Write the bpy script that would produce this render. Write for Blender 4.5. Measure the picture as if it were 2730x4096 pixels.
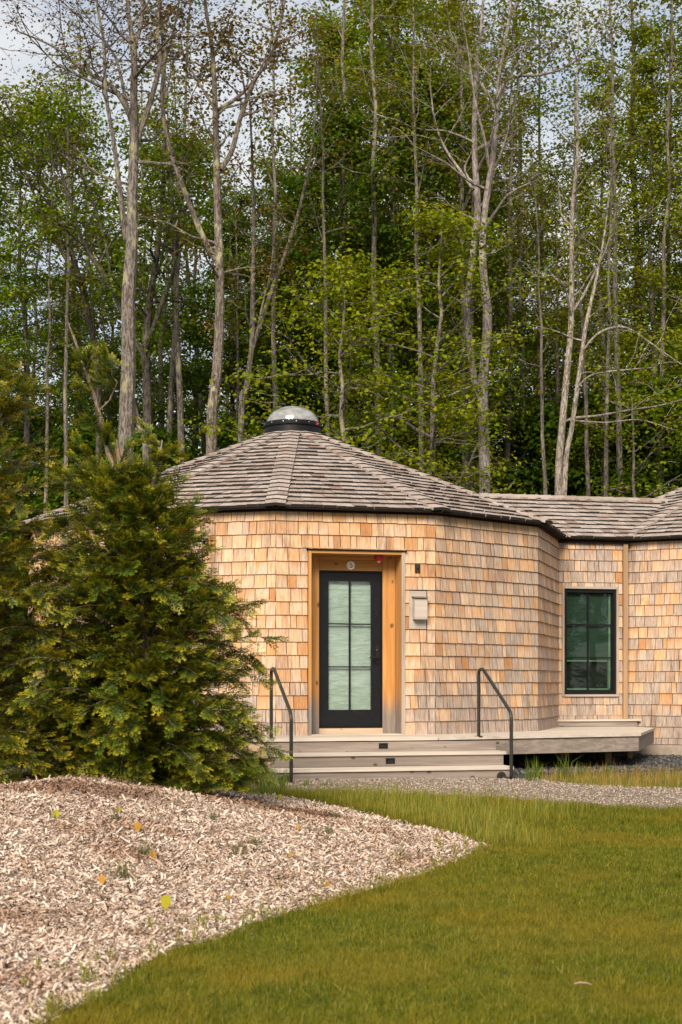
import bpy, math, random
import numpy as np
from mathutils import Vector, Matrix

R_ = math.radians
random.seed(7)
rng = np.random.default_rng(11)
scene = bpy.context.scene
for o in list(bpy.data.objects):
    bpy.data.objects.remove(o)
COL = scene.collection

# ------------------------------------------------------------------ camera
# photo pixels (2730 x 4096) are used for measuring only: f = 6000 px, horizon row 2735
CAMZ, F, UC, VH = 1.22, 6000.0, 1365.0, 2735.0
cam_d = bpy.data.cameras.new("camera")
cam = bpy.data.objects.new("camera", cam_d)
COL.objects.link(cam)
cam.location = (0, 0, CAMZ)
cam.rotation_euler = (R_(90), 0, 0)
cam_d.sensor_fit = 'VERTICAL'
cam_d.sensor_height = 36.0
cam_d.sensor_width = 24.0
cam_d.lens = 36.0 * F / 4096.0
cam_d.shift_y = (VH - 2048.0) / 4096.0
cam_d.clip_end = 3000
cam_d.clip_start = 0.05
cam_d.dof.use_dof = True
cam_d.dof.focus_distance = 19.0
cam_d.dof.aperture_fstop = 5.6
scene.camera = cam

# ------------------------------------------------------------------ world
SUN_DIR = Vector((-0.18, -0.80, 0.60)).normalized()      # towards the sun
world = bpy.data.worlds.new("World")
scene.world = world
world.use_nodes = True
nt = world.node_tree
for n in list(nt.nodes):
    nt.nodes.remove(n)
out = nt.nodes.new('ShaderNodeOutputWorld')
bg = nt.nodes.new('ShaderNodeBackground')
bg.inputs['Strength'].default_value = 0.1
sky = nt.nodes.new('ShaderNodeTexSky')
sky.sky_type = 'NISHITA'
sky.sun_disc = False
sky.sun_elevation = math.asin(SUN_DIR.z)
sky.sun_rotation = math.atan2(SUN_DIR.x, SUN_DIR.y)
sky.air_density = 1.0
sky.dust_density = 1.5
tc = nt.nodes.new('ShaderNodeTexCoord')
mp = nt.nodes.new('ShaderNodeMapping')
mp.inputs['Scale'].default_value = (2.6, 2.6, 4.6)
mp.inputs['Location'].default_value = (0.35, 0.1, 0.2)
nz = nt.nodes.new('ShaderNodeTexNoise')
nz.inputs['Scale'].default_value = 1.5
nz.inputs['Detail'].default_value = 7
nz.inputs['Roughness'].default_value = 0.56
rp = nt.nodes.new('ShaderNodeValToRGB')
rp.color_ramp.elements[0].color = (.30, .30, .30, 1)
rp.color_ramp.elements[0].position = 0.32
rp.color_ramp.elements[1].position = 0.62
mx = nt.nodes.new('ShaderNodeMix')
mx.data_type = 'RGBA'
mx.inputs['B'].default_value = (6.5, 6.4, 6.2, 1)
nt.links.new(tc.outputs['Generated'], mp.inputs['Vector'])
nt.links.new(mp.outputs['Vector'], nz.inputs['Vector'])
nt.links.new(nz.outputs['Fac'], rp.inputs['Fac'])
nt.links.new(rp.outputs['Color'], mx.inputs['Factor'])
nt.links.new(sky.outputs['Color'], mx.inputs['A'])
nt.links.new(mx.outputs['Result'], bg.inputs['Color'])
nt.links.new(bg.outputs['Background'], out.inputs['Surface'])

# ------------------------------------------------------------------ sun
sd = bpy.data.lights.new("sun", 'SUN')
sd.energy = 4.0
sd.angle = R_(28)
sd.color = (1.0, 0.87, 0.69)
sun = bpy.data.objects.new("sun", sd)
COL.objects.link(sun)
sun.rotation_euler = SUN_DIR.to_track_quat('Z', 'Y').to_euler()
sun.location = SUN_DIR * 60

scene.view_settings.view_transform = 'Standard'
scene.view_settings.look = 'None'
scene.view_settings.exposure = 0.6
scene.view_settings.gamma = 1.0
scene.render.engine = 'CYCLES'
scene.cycles.max_bounces = 6
scene.cycles.diffuse_bounces = 3
scene.cycles.glossy_bounces = 2
scene.cycles.transmission_bounces = 3
scene.cycles.transparent_max_bounces = 6
scene.render.resolution_x = 682
scene.render.resolution_y = 1024

# ------------------------------------------------------------------ helpers
def P(u, v, Y):
    """a photograph pixel at a known distance -> point of the place"""
    return Vector(((u - UC) / F * Y, Y, CAMZ - (v - VH) / F * Y))

def new_mesh(name, verts, faces, mat=None, uvs=None, smooth=False):
    me = bpy.data.meshes.new(name)
    if isinstance(verts, np.ndarray):
        nv = len(verts)
        faces = np.asarray(faces, dtype=np.int32)
        k = faces.shape[1]
        me.vertices.add(nv)
        me.vertices.foreach_set('co', verts.astype(np.float32).ravel())
        me.loops.add(faces.size)
        me.loops.foreach_set('vertex_index', faces.ravel())
        me.polygons.add(len(faces))
        me.polygons.foreach_set('loop_start', np.arange(0, faces.size, k, dtype=np.int32))
        me.polygons.foreach_set('loop_total', np.full(len(faces), k, dtype=np.int32))
        me.update(calc_edges=True)
        if uvs is not None:
            uvl = me.uv_layers.new(name='UVMap')
            uvl.data.foreach_set('uv', uvs[faces.ravel()].astype(np.float32).ravel())
        me.validate()
    else:
        me.from_pydata([tuple(v) for v in verts], [], faces)
        if uvs is not None:
            uvl = me.uv_layers.new(name='UVMap')
            for lp in me.loops:
                uvl.data[lp.index].uv = uvs[lp.vertex_index]
        me.update()
    if mat:
        me.materials.append(mat)
    if smooth:
        me.polygons.foreach_set('use_smooth', [True] * len(me.polygons))
    return me

def tag(o, label=None, cat=None, group=None, kind=None):
    if label: o['label'] = label
    if cat: o['category'] = cat
    if group: o['group'] = group
    if kind: o['kind'] = kind
    return o

def link(name, data, parent=None, loc=None):
    o = bpy.data.objects.new(name, data)
    COL.objects.link(o)
    if parent is not None:
        o.parent = parent
        w = parent.get('_base')
        if w is not None:
            o.matrix_parent_inverse = Matrix.Translation((-w[0], -w[1], -w[2]))
    if loc is not None:
        o.location = loc
    return o

BASES = {}
def thing(name, label, cat, loc=(0, 0, 0), group=None, world_children=True):
    o = bpy.data.objects.new(name, None)
    COL.objects.link(o)
    o.location = loc
    o.empty_display_size = 0.2
    tag(o, label, cat, group)
    if world_children:
        BASES[o.name] = Vector(loc)
    return o

def part(name, me, parent):
    """mesh in world coordinates, child of parent"""
    o = bpy.data.objects.new(name, me)
    COL.objects.link(o)
    o.parent = parent
    b = BASES.get(parent.name)
    if b is not None:
        o.matrix_parent_inverse = Matrix.Translation(-b)
    return o

class MB:
    def __init__(s):
        s.v, s.f = [], []
    def add(s, v, f):
        b = len(s.v)
        s.v += [Vector(p) for p in v]
        s.f += [[i + b for i in q] for q in f]
        return s
    def box(s, o, ax, ay, az):
        """box from corner o along three edge vectors"""
        o, ax, ay, az = map(Vector, (o, ax, ay, az))
        v = [o, o + ax, o + ax + ay, o + ay, o + az, o + ax + az, o + ax + ay + az, o + ay + az]
        f = [[3, 2, 1, 0], [4, 5, 6, 7], [0, 1, 5, 4], [1, 2, 6, 5], [2, 3, 7, 6], [3, 0, 4, 7]]
        if ax.cross(ay).dot(az) < 0:
            f = [q[::-1] for q in f]
        return s.add(v, f)
    def prism(s, poly, z0, z1):
        n = len(poly)
        a = sum(poly[i][0] * poly[(i + 1) % n][1] - poly[(i + 1) % n][0] * poly[i][1] for i in range(n))
        if a < 0:
            poly = poly[::-1]
        v = [(p[0], p[1], z0) for p in poly] + [(p[0], p[1], z1) for p in poly]
        f = [list(range(n))[::-1], list(range(n, 2 * n))] + [[i, (i + 1) % n, n + (i + 1) % n, n + i] for i in range(n)]
        return s.add(v, f)
    def tube(s, pts, rad, sides=8, caps=True):
        pts = [Vector(p) for p in pts]
        n = len(pts)
        if not hasattr(rad, '__len__'):
            rad = [rad] * n
        ref = None
        rings = []
        for i, p in enumerate(pts):
            d = (pts[min(i + 1, n - 1)] - pts[max(i - 1, 0)]).normalized()
            if ref is None:
                ref = Vector((1, 0, 0)) if abs(d.x) < .9 else Vector((0, 1, 0))
            x = (ref - d * ref.dot(d)).normalized()
            y = d.cross(x)
            ref = x
            rings.append([p + (x * math.cos(2 * math.pi * k / sides) + y * math.sin(2 * math.pi * k / sides)) * rad[i] for k in range(sides)])
        v = [q for r in rings for q in r]
        f = []
        for i in range(n - 1):
            for k in range(sides):
                k2 = (k + 1) % sides
                f.append([i * sides + k, i * sides + k2, (i + 1) * sides + k2, (i + 1) * sides + k])
        if caps:
            f.append(list(range(sides))[::-1])
            f.append([(n - 1) * sides + k for k in range(sides)])
        return s.add(v, f)
    def lathe(s, c, prof, sides=32, axis=(0, 0, 1)):
        """prof: list of (radius, height along axis)"""
        c = Vector(c); a = Vector(axis).normalized()
        ref = Vector((1, 0, 0)) if abs(a.x) < .9 else Vector((0, 1, 0))
        x = (ref - a * ref.dot(a)).normalized(); y = a.cross(x)
        v = []
        for (r, h) in prof:
            r = max(r, 1e-4)
            for k in range(sides):
                t = 2 * math.pi * k / sides
                v.append(c + a * h + (x * math.cos(t) + y * math.sin(t)) * r)
        f = []
        for i in range(len(prof) - 1):
            for k in range(sides):
                k2 = (k + 1) % sides
                f.append([i * sides + k, i * sides + k2, (i + 1) * sides + k2, (i + 1) * sides + k])
        f.append(list(range(sides))[::-1])
        f.append([(len(prof) - 1) * sides + k for k in range(sides)])
        return s.add(v, f)
    def mesh(s, name, mat, smooth=False, bevel=0.0):
        me = new_mesh(name, s.v, s.f, mat, smooth=False)
        if smooth:
            me.polygons.foreach_set('use_smooth', [True] * len(me.polygons))
            try:
                me.set_sharp_from_angle(angle=R_(35))
            except Exception:
                pass
        return me
    def build(s, name, mat, parent, smooth=False):
        return part(name, s.mesh(name, mat, smooth), parent)

# ------------------------------------------------------------------ materials
def mat_new(name):
    m = bpy.data.materials.new(name)
    m.use_nodes = True
    n = m.node_tree.nodes
    b = n['Principled BSDF']
    return m, m.node_tree, b

def ramp(nt, fac, stops):
    r = nt.nodes.new('ShaderNodeValToRGB')
    el = r.color_ramp.elements
    while len(el) < len(stops):
        el.new(0.5)
    for e, (p, c) in zip(el, stops):
        e.position = p
        e.color = (c[0], c[1], c[2], 1)
    nt.links.new(fac, r.inputs['Fac'])
    return r.outputs['Color']

def framp(nt, fac, a, b, va=0.0, vb=1.0):
    r = nt.nodes.new('ShaderNodeMapRange')
    r.interpolation_type = 'SMOOTHSTEP'
    for k, x in (('From Min', a), ('From Max', b), ('To Min', va), ('To Max', vb)):
        r.inputs[k].default_value = x
    nt.links.new(fac, r.inputs['Value'])
    return r.outputs['Result']

def mathn(nt, op, a, b=None, clamp=False):
    m = nt.nodes.new('ShaderNodeMath')
    m.operation = op
    m.use_clamp = clamp
    for i, x in enumerate((a, b)):
        if x is None: continue
        if isinstance(x, (int, float)): m.inputs[i].default_value = x
        else: nt.links.new(x, m.inputs[i])
    return m.outputs[0]

def mixc(nt, fac, a, b, mode='MIX'):
    m = nt.nodes.new('ShaderNodeMix')
    m.data_type = 'RGBA'
    m.blend_type = mode
    for k, x in (('Factor', fac), ('A', a), ('B', b)):
        if isinstance(x, (int, float)): m.inputs[k].default_value = x
        elif isinstance(x, tuple): m.inputs[k].default_value = (x[0], x[1], x[2], 1)
        else: nt.links.new(x, m.inputs[k])
    return m.outputs['Result']

def noise(nt, vec, scale, detail=4, rough=.55, dist=0.0):
    n = nt.nodes.new('ShaderNodeTexNoise')
    n.inputs['Scale'].default_value = scale
    n.inputs['Detail'].default_value = detail
    n.inputs['Roughness'].default_value = rough
    n.inputs['Distortion'].default_value = dist
    if vec is not None: nt.links.new(vec, n.inputs['Vector'])
    return n.outputs['Fac']

def mapping(nt, vec, scale=(1, 1, 1), rot=(0, 0, 0), loc=(0, 0, 0)):
    m = nt.nodes.new('ShaderNodeMapping')
    m.inputs['Scale'].default_value = scale
    m.inputs['Rotation'].default_value = rot
    m.inputs['Location'].default_value = loc
    nt.links.new(vec, m.inputs['Vector'])
    return m.outputs['Vector']

def position(nt):
    return nt.nodes.new('ShaderNodeNewGeometry').outputs['Position']

def texc(nt, k):
    return nt.nodes.new('ShaderNodeTexCoord').outputs[k]

def piece_random(nt, mul=1.0, add=0.0):
    """a random number for every separate piece, whether an object or an island of a mesh"""
    oi = nt.nodes.new('ShaderNodeObjectInfo').outputs['Random']
    gi = nt.nodes.new('ShaderNodeNewGeometry').outputs['Random Per Island']
    s = mathn(nt, 'ADD', oi, gi)
    if mul != 1.0 or add:
        s = mathn(nt, 'MULTIPLY_ADD', s, mul)
    return mathn(nt, 'FRACT', s)

def bump(nt, bsdf, h, strength=.3, dist=.01):
    b = nt.nodes.new('ShaderNodeBump')
    b.inputs['Strength'].default_value = strength
    b.inputs['Distance'].default_value = dist
    nt.links.new(h, b.inputs['Height'])
    nt.links.new(b.outputs['Normal'], bsdf.inputs['Normal'])

def sepz(nt, vec, k='Z'):
    s = nt.nodes.new('ShaderNodeSeparateXYZ')
    nt.links.new(vec, s.inputs[0])
    return s.outputs[k]

def uv_offset(nt, r):
    c = nt.nodes.new('ShaderNodeCombineXYZ')
    a = mathn(nt, 'MULTIPLY', r, 57.0)
    nt.links.new(a, c.inputs[0]); nt.links.new(a, c.inputs[1]); nt.links.new(a, c.inputs[2])
    v = nt.nodes.new('ShaderNodeVectorMath'); v.operation = 'ADD'
    nt.links.new(texc(nt, 'UV'), v.inputs[0]); nt.links.new(c.outputs[0], v.inputs[1])
    return v.outputs[0]

def m_shingle():
    m, nt, b = mat_new('cedar shingle')
    r1 = piece_random(nt); r2 = piece_random(nt, 7.31); r3 = piece_random(nt, 23.7)
    base = ramp(nt, r1, [(0, (.62, .40, .235)), (.14, (.72, .53, .37)), (.32, (.66, .455, .29)), (.42, (.52, .28, .12)),
                         (.50, (.71, .53, .385)), (.68, (.61, .48, .385)), (.80, (.70, .51, .345)), (.88, (.40, .19, .08)), (.94, (.60, .39, .225)), (1, (.74, .565, .41))])
    uvv = uv_offset(nt, r2)
    g = noise(nt, mapping(nt, uvv, (46, 3.2, 1)), 1.6, 5, .6, .6)
    grain = framp(nt, g, .3, .72)
    col = mixc(nt, grain, mixc(nt, .78, base, (.62, .46, .34), 'MULTIPLY'), base)
    fl = noise(nt, mapping(nt, uvv, (15, 5, 1)), 1.0, 3, .6, 1.0)
    col = mixc(nt, mathn(nt, 'MULTIPLY', framp(nt, fl, .48, .72), .72), col, (.50, .245, .085))
    # protected strip below the next butt keeps the fresh orange colour
    uvy = sepz(nt, texc(nt, 'UV'), 'Y')
    st = noise(nt, mapping(nt, uvv, (17, 3, 1)), 1.0, 3, .6)
    top = mathn(nt, 'MULTIPLY', framp(nt, mathn(nt, 'ADD', uvy, mathn(nt, 'MULTIPLY', st, .17)), .13, .30), framp(nt, r3, .35, .95, .05, .85))
    col = mixc(nt, top, col, (.45, .20, .062))
    # silver weathering, stronger near the deck and in broad patches
    pos = position(nt)
    w = noise(nt, mapping(nt, pos, (.55, .55, .5)), 1.0, 3, .6)
    z = sepz(nt, pos, 'Z'); x = sepz(nt, pos, 'X')
    low = framp(nt, z, 1.5, .6, 0, .85)
    wx = framp(nt, x, .5, 2.2, 0, .34)
    wf = mathn(nt, 'ADD', mathn(nt, 'ADD', mathn(nt, 'MULTIPLY', framp(nt, w, .42, .7), .38), low), mathn(nt, 'ADD', wx, mathn(nt, 'MULTIPLY', r3, .22)))
    wf = mathn(nt, 'MULTIPLY', wf, framp(nt, r2, .1, .8, .05, 1.45), True)
    wf = mathn(nt, 'MAXIMUM', wf, mathn(nt, 'MULTIPLY', framp(nt, mathn(nt, 'ADD', z, mathn(nt, 'MULTIPLY', w, .5)), 1.22, .84), framp(nt, r1, 0, 1, .35, .9)))
    grey = mixc(nt, grain, (.185, .150, .135), (.455, .385, .345))
    col = mixc(nt, mathn(nt, 'MINIMUM', wf, .86), col, grey)
    # dark water stains
    sn = noise(nt, mapping(nt, pos, (5, 5, .8)), 1.0, 4, .65)
    col = mixc(nt, mathn(nt, 'MULTIPLY', framp(nt, sn, .53, .72), .62), col, (.15, .095, .065))
    nt.links.new(col, b.inputs['Base Color'])
    b.inputs['Roughness'].default_value = .8
    b.inputs['Specular IOR Level'].default_value = .25
    bump(nt, b, g, .35, .006)
    return m

def m_shake():
    m, nt, b = mat_new('weathered cedar shake')
    r1 = piece_random(nt); r2 = piece_random(nt, 9.17)
    base = ramp(nt, r1, [(0, (.34, .295, .27)), (.3, (.42, .37, .34)), (.55, (.30, .255, .235)), (.72, (.39, .34, .315)),
                         (.90, (.25, .18, .15)), (.94, (.36, .315, .29)), (1, (.45, .395, .365))])
    uvv = uv_offset(nt, r2)
    g = noise(nt, mapping(nt, uvv, (55, 4, 1)), 1.4, 5, .62, .5)
    col = mixc(nt, framp(nt, g, .28, .7), mixc(nt, 1.0, base, (.66, .61, .59), 'MULTIPLY'), base)
    pos = position(nt)
    br = noise(nt, mapping(nt, pos, (1.6, 1.6, 1.6)), 1.3, 4, .62)
    col = mixc(nt, mathn(nt, 'MULTIPLY', framp(nt, br, .5, .72), .35), col, (.20, .14, .11))
    nt.links.new(col, b.inputs['Base Color'])
    b.inputs['Roughness'].default_value = .85
    b.inputs['Specular IOR Level'].default_value = .2
    bump(nt, b, g, .5, .01)
    return m

def m_board(name, c_lo, c_hi, ang=0.0, axis='X', knots=True, grey_z=None, grey=(.24, .215, .205), scale=1.0):
    """sawn board: grain along one axis (after turning by ang round z)"""
    m, nt, b = mat_new(name)
    pos = mapping(nt, position(nt), (1, 1, 1), (0, 0, -ang))
    sc = {'X': (1.2, 26, 26), 'Z': (26, 26, 1.2), 'Y': (26, 1.2, 26)}[axis]
    sc = tuple(s * scale for s in sc)
    r = piece_random(nt)
    g = noise(nt, mapping(nt, pos, sc), 1.0, 5, .6, .8)
    col = mixc(nt, framp(nt, g, .28, .72), c_lo, c_hi)
    big = noise(nt, mapping(nt, pos, tuple(s * .16 for s in sc)), 1.2, 3, .55)
    col = mixc(nt, mathn(nt, 'MULTIPLY', framp(nt, big, .42, .72), .5), col, tuple(.62 * c for c in c_lo))
    col = mixc(nt, framp(nt, r, 0, 1, 0, .32), col, tuple(.55 * c for c in c_hi))
    if knots:
        ks = {'X': (5, 8, 8), 'Z': (8, 8, 4.5), 'Y': (8, 5, 8)}[axis]
        vo = nt.nodes.new('ShaderNodeTexVoronoi')
        vo.inputs['Scale'].default_value = 1.0
        nt.links.new(mapping(nt, pos, ks), vo.inputs['Vector'])
        k = mathn(nt, 'MULTIPLY', framp(nt, vo.outputs['Distance'], .20, .09), framp(nt, sepz(nt, vo.outputs['Color'], 'X'), .50, .56))
        col = mixc(nt, mathn(nt, 'MULTIPLY', k, .85), col, tuple(.24 * c for c in c_lo))
    if grey_z:
        z = sepz(nt, position(nt), 'Z')
        zz = mathn(nt, 'ADD', z, mathn(nt, 'MULTIPLY', noise(nt, mapping(nt, pos, (14, 14, 1.2)), 1.0, 4), .55))
        wf = framp(nt, zz, grey_z[1], grey_z[0], 0, .93)
        col = mixc(nt, wf, col, mixc(nt, framp(nt, g, .3, .7), tuple(.62 * c for c in grey), grey))
    nt.links.new(col, b.inputs['Base Color'])
    b.inputs['Roughness'].default_value = .72
    b.inputs['Specular IOR Level'].default_value = .3
    bump(nt, b, g, .25, .004)
    return m

def m_plain(name, c, rough=.5, metal=0.0, var=.15, spec=.5, nscale=9.0, bump_s=0.0):
    m, nt, b = mat_new(name)
    n = noise(nt, position(nt), nscale, 5, .6)
    col = mixc(nt, framp(nt, n, .3, .7), tuple(x * (1 - var) for x in c), tuple(min(1, x * (1 + var)) for x in c))
    nt.links.new(col, b.inputs['Base Color'])
    b.inputs['Roughness'].default_value = rough
    b.inputs['Metallic'].default_value = metal
    b.inputs['Specular IOR Level'].default_value = spec
    nt.links.new(framp(nt, n, .3, .7, rough * .85, min(1, rough * 1.2)), b.inputs['Roughness'])
    if bump_s:
        bump(nt, b, noise(nt, position(nt), nscale * 12, 4), bump_s, .004)
    return m

def m_leaf(name, stops, trans=.38, rough=.55, tint=(1.25, 1.15, .45)):
    m, nt, b = mat_new(name)
    r = piece_random(nt)
    col = ramp(nt, r, stops)
    # whole boughs differ a little in colour
    big = noise(nt, position(nt), .55, 3, .6)
    col = mixc(nt, framp(nt, big, .35, .7, 0, .45), col, mixc(nt, 1.0, col, (.62, .74, .6), 'MULTIPLY'))
    nt.links.new(col, b.inputs['Base Color'])
    b.inputs['Roughness'].default_value = rough
    b.inputs['Specular IOR Level'].default_value = .12
    tr = nt.nodes.new('ShaderNodeBsdfTranslucent')
    nt.links.new(mixc(nt, 1.0, col, tint, 'MULTIPLY'), tr.inputs['Color'])
    ms = nt.nodes.new('ShaderNodeMixShader')
    ms.inputs['Fac'].default_value = trans
    nt.links.new(b.outputs[0], ms.inputs[1]); nt.links.new(tr.outputs[0], ms.inputs[2])
    nt.links.new(ms.outputs[0], nt.nodes['Material Output'].inputs['Surface'])
    return m

def m_bark(name, c_lo, c_hi, lichen=.5, lich=(.42, .40, .26), fiss=1.0):
    m, nt, b = mat_new(name)
    oc = texc(nt, 'Object')
    g = noise(nt, mapping(nt, oc, (17, 17, 4.6)), 1.6, 6, .7, .6)
    col = mixc(nt, framp(nt, g, .40, .60), tuple(x * .75 for x in c_lo), c_hi)
    l = noise(nt, mapping(nt, oc, (1, 1, .55)), 3.1, 5, .62)
    col = mixc(nt, mathn(nt, 'MULTIPLY', framp(nt, l, .55, .63), lichen), col, lich)
    d = noise(nt, mapping(nt, oc, (1, 1, .4)), 1.7, 3, .6)
    col = mixc(nt, mathn(nt, 'MULTIPLY', framp(nt, d, .5, .7), .5), col, tuple(x * .4 for x in c_lo))
    nt.links.new(col, b.inputs['Base Color'])
    b.inputs['Roughness'].default_value = .9
    b.inputs['Specular IOR Level'].default_value = .15
    bump(nt, b, g, .8 * fiss, .04)
    return m

def m_glass(name, tint=(.9, .96, .93), refl=1.0, rough=.0, ior=1.5):
    m = bpy.data.materials.new(name); m.use_nodes = True
    nt = m.node_tree
    nt.nodes.remove(nt.nodes['Principled BSDF'])
    t = nt.nodes.new('ShaderNodeBsdfTransparent'); t.inputs['Color'].default_value = (*tint, 1)
    g = nt.nodes.new('ShaderNodeBsdfGlossy'); g.inputs['Roughness'].default_value = rough
    fr = nt.nodes.new('ShaderNodeFresnel'); fr.inputs['IOR'].default_value = ior
    ms = nt.nodes.new('ShaderNodeMixShader')
    f = mathn(nt, 'MULTIPLY', fr.outputs[0], refl, True)
    nt.links.new(f, ms.inputs['Fac'])
    nt.links.new(t.outputs[0], ms.inputs[1]); nt.links.new(g.outputs[0], ms.inputs[2])
    nt.links.new(ms.outputs[0], nt.nodes['Material Output'].inputs['Surface'])
    # slightly wavy panes
    wv = noise(nt, mapping(nt, position(nt), (2.2, 2.2, 5)), 1.0, 2)
    bp = nt.nodes.new('ShaderNodeBump'); bp.inputs['Strength'].default_value = .05; bp.inputs['Distance'].default_value = .02
    nt.links.new(wv, bp.inputs['Height']); nt.links.new(bp.outputs[0], g.inputs['Normal'])
    return m

M = {}
PHI0 = None
# ------------------------------------------------------------------ the ground
def smooth01(t):
    t = np.clip(t, 0, 1)
    return t * t * (3 - 2 * t)

MOUND = np.array([(-1.08, 4.9), (-1.0, 5.5), (-.76, 6.87), (-.36, 7.75), (.18, 8.87), (.52, 9.6), (.86, 10.5), (1.10, 11.2), (1.02, 11.7),
                  (.62, 12.9), (.12, 14.3), (-.45, 15.5), (-1.2, 16.4), (-2.2, 16.9), (-4.5, 17.0), (-7.5, 15.5), (-8.5, 11), (-6.5, 6), (-3.6, 3.2), (-1.6, 3.4)])

def poly_dist(x, y, poly):
    """signed distance, positive inside"""
    x = np.asarray(x, float); y = np.asarray(y, float)
    best = np.full(x.shape, 1e9); inside = np.zeros(x.shape, bool)
    n = len(poly)
    for i in range(n):
        x1, y1 = poly[i]; x2, y2 = poly[(i + 1) % n]
        dx, dy = x2 - x1, y2 - y1
        t = np.clip(((x - x1) * dx + (y - y1) * dy) / (dx * dx + dy * dy), 0, 1)
        best = np.minimum(best, np.hypot(x - x1 - t * dx, y - y1 - t * dy))
        c = ((y1 > y) != (y2 > y)) & (x < (x2 - x1) * (y - y1) / (y2 - y1 + 1e-12) + x1)
        inside ^= c
    return np.where(inside, best, -best)

def wob(x, y, s=1.0, k=0.0):
    return (np.sin(x * 2.1 * s + 1.3 + k) * np.cos(y * 1.7 * s + .4 + k) + .6 * np.sin(x * 4.3 * s - y * 3.1 * s + 2 + k) + .4 * np.sin(x * 7.7 * s + y * 9.1 * s + k)) / 2.0

def ground_z(x, y):
    x = np.asarray(x, float); y = np.asarray(y, float)
    return .05 * smooth01((y - 13.5) / 3.0) + .012 * wob(x, y, .6) * np.exp(-((y - 9) / 9) ** 2)

def mound_d(x, y):
    return poly_dist(x, y, MOUND) + .05 * wob(x, y, 2.3)

def mound_z(x, y):
    d = mound_d(x, y)
    h = .47 * smooth01(d / 3.4) * (1 - .30 * smooth01((-1.7 - x) / 1.8)) + .03 * smooth01(d / .35)
    return ground_z(x, y) + h + .018 * wob(x, y, 1.3, 2) * smooth01(d / .8) - .03 * (d < 0)

def grid_mesh(name, xs, ys, zf, mat, keep=None):
    X, Y = np.meshgrid(xs, ys)
    Z = zf(X, Y)
    v = np.stack([X, Y, Z], -1).reshape(-1, 3)
    nx, ny = len(xs), len(ys)
    i, j = np.meshgrid(np.arange(nx - 1), np.arange(ny - 1))
    a = (j * nx + i).ravel()
    f = np.stack([a, a + 1, a + nx + 1, a + nx], -1)
    if keep is not None:
        kv = keep(X, Y).ravel()
        f = f[kv[f].any(1)]
    me = new_mesh(name, v, f, mat)
    me.polygons.foreach_set('use_smooth', [True] * len(me.polygons))
    return me

def m_lawn_soil():
    m, nt, b = mat_new('lawn')
    pos = position(nt)
    n1 = noise(nt, pos, 1.1, 5, .6); n2 = noise(nt, pos, 22, 5, .65)
    col = mixc(nt, framp(nt, n1, .35, .7), (.085, .10, .012), (.15, .135, .018))
    col = mixc(nt, framp(nt, n2, .4, .7, 0, .6), col, (.05, .062, .01))
    y = sepz(nt, pos, 'Y')
    col = mixc(nt, framp(nt, y, 19, 26), col, (.03, .026, .014))       # leaf litter under the wood
    nt.links.new(col, b.inputs['Base Color']); b.inputs['Roughness'].default_value = .95
    b.inputs['Specular IOR Level'].default_value = .1
    bump(nt, b, n2, .6, .03)
    return m

def m_mulch_bed():
    m, nt, b = mat_new('wood chip bed')
    pos = position(nt)
    n2 = noise(nt, pos, 45, 5, .7); n1 = noise(nt, pos, 1.5, 4)
    col = mixc(nt, framp(nt, n2, .35, .65), (.10, .065, .045), (.44, .33, .255))
    col = mixc(nt, framp(nt, n1, .45, .7, 0, .4), col, (.15, .095, .06))
    nt.links.new(col, b.inputs['Base Color']); b.inputs['Roughness'].default_value = .95
    bump(nt, b, n2, .8, .03)
    return m

def m_gravel(name, lo, hi):
    m, nt, b = mat_new(name)
    pos = position(nt)
    vo = nt.nodes.new('ShaderNodeTexVoronoi'); vo.inputs['Scale'].default_value = 48
    nt.links.new(pos, vo.inputs['Vector'])
    c = mixc(nt, sepz(nt, vo.outputs['Color'], 'X'), lo, hi)
    c = mixc(nt, framp(nt, vo.outputs['Distance'], .35, .75, 0, .7), c, tuple(x * .3 for x in lo))
    n1 = noise(nt, pos, 1.3, 4)
    c = mixc(nt, framp(nt, n1, .45, .72, 0, .35), c, (.20, .155, .10))
    nt.links.new(c, b.inputs['Base Color']); b.inputs['Roughness'].default_value = .9
    bump(nt, b, mathn(nt, 'SUBTRACT', 1.0, vo.outputs['Distance']), .8, .02)
    return m

M['lawn'] = m_lawn_soil()
M['mulchbed'] = m_mulch_bed()
M['gravel'] = m_gravel('path gravel', (.15, .115, .088), (.36, .285, .23))
M['darkgravel'] = m_gravel('dark crushed stone', (.022, .022, .024), (.075, .073, .075))

xs = np.unique(np.concatenate([np.linspace(-900, -14, 14), np.linspace(-14, 14, 113), np.linspace(14, 900, 14)]))
ys = np.unique(np.concatenate([np.linspace(-900, -2, 12), np.linspace(-2, 34, 145), np.linspace(34, 900, 14)]))
tag(link('lawn', grid_mesh('lawn', xs, ys, ground_z, M['lawn'])), 'mown olive green lawn running up to the cabin', None, None, 'structure')

me = grid_mesh('mulch_mound', np.arange(-8.8, 1.5, .07), np.arange(2.8, 17.4, .07), mound_z, M['mulchbed'], lambda X, Y: mound_d(X, Y) > -.06)
tag(link('mulch_mound', me), 'raised bed of pale wood chip mulch beside the lawn', None, None, 'structure')

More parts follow.
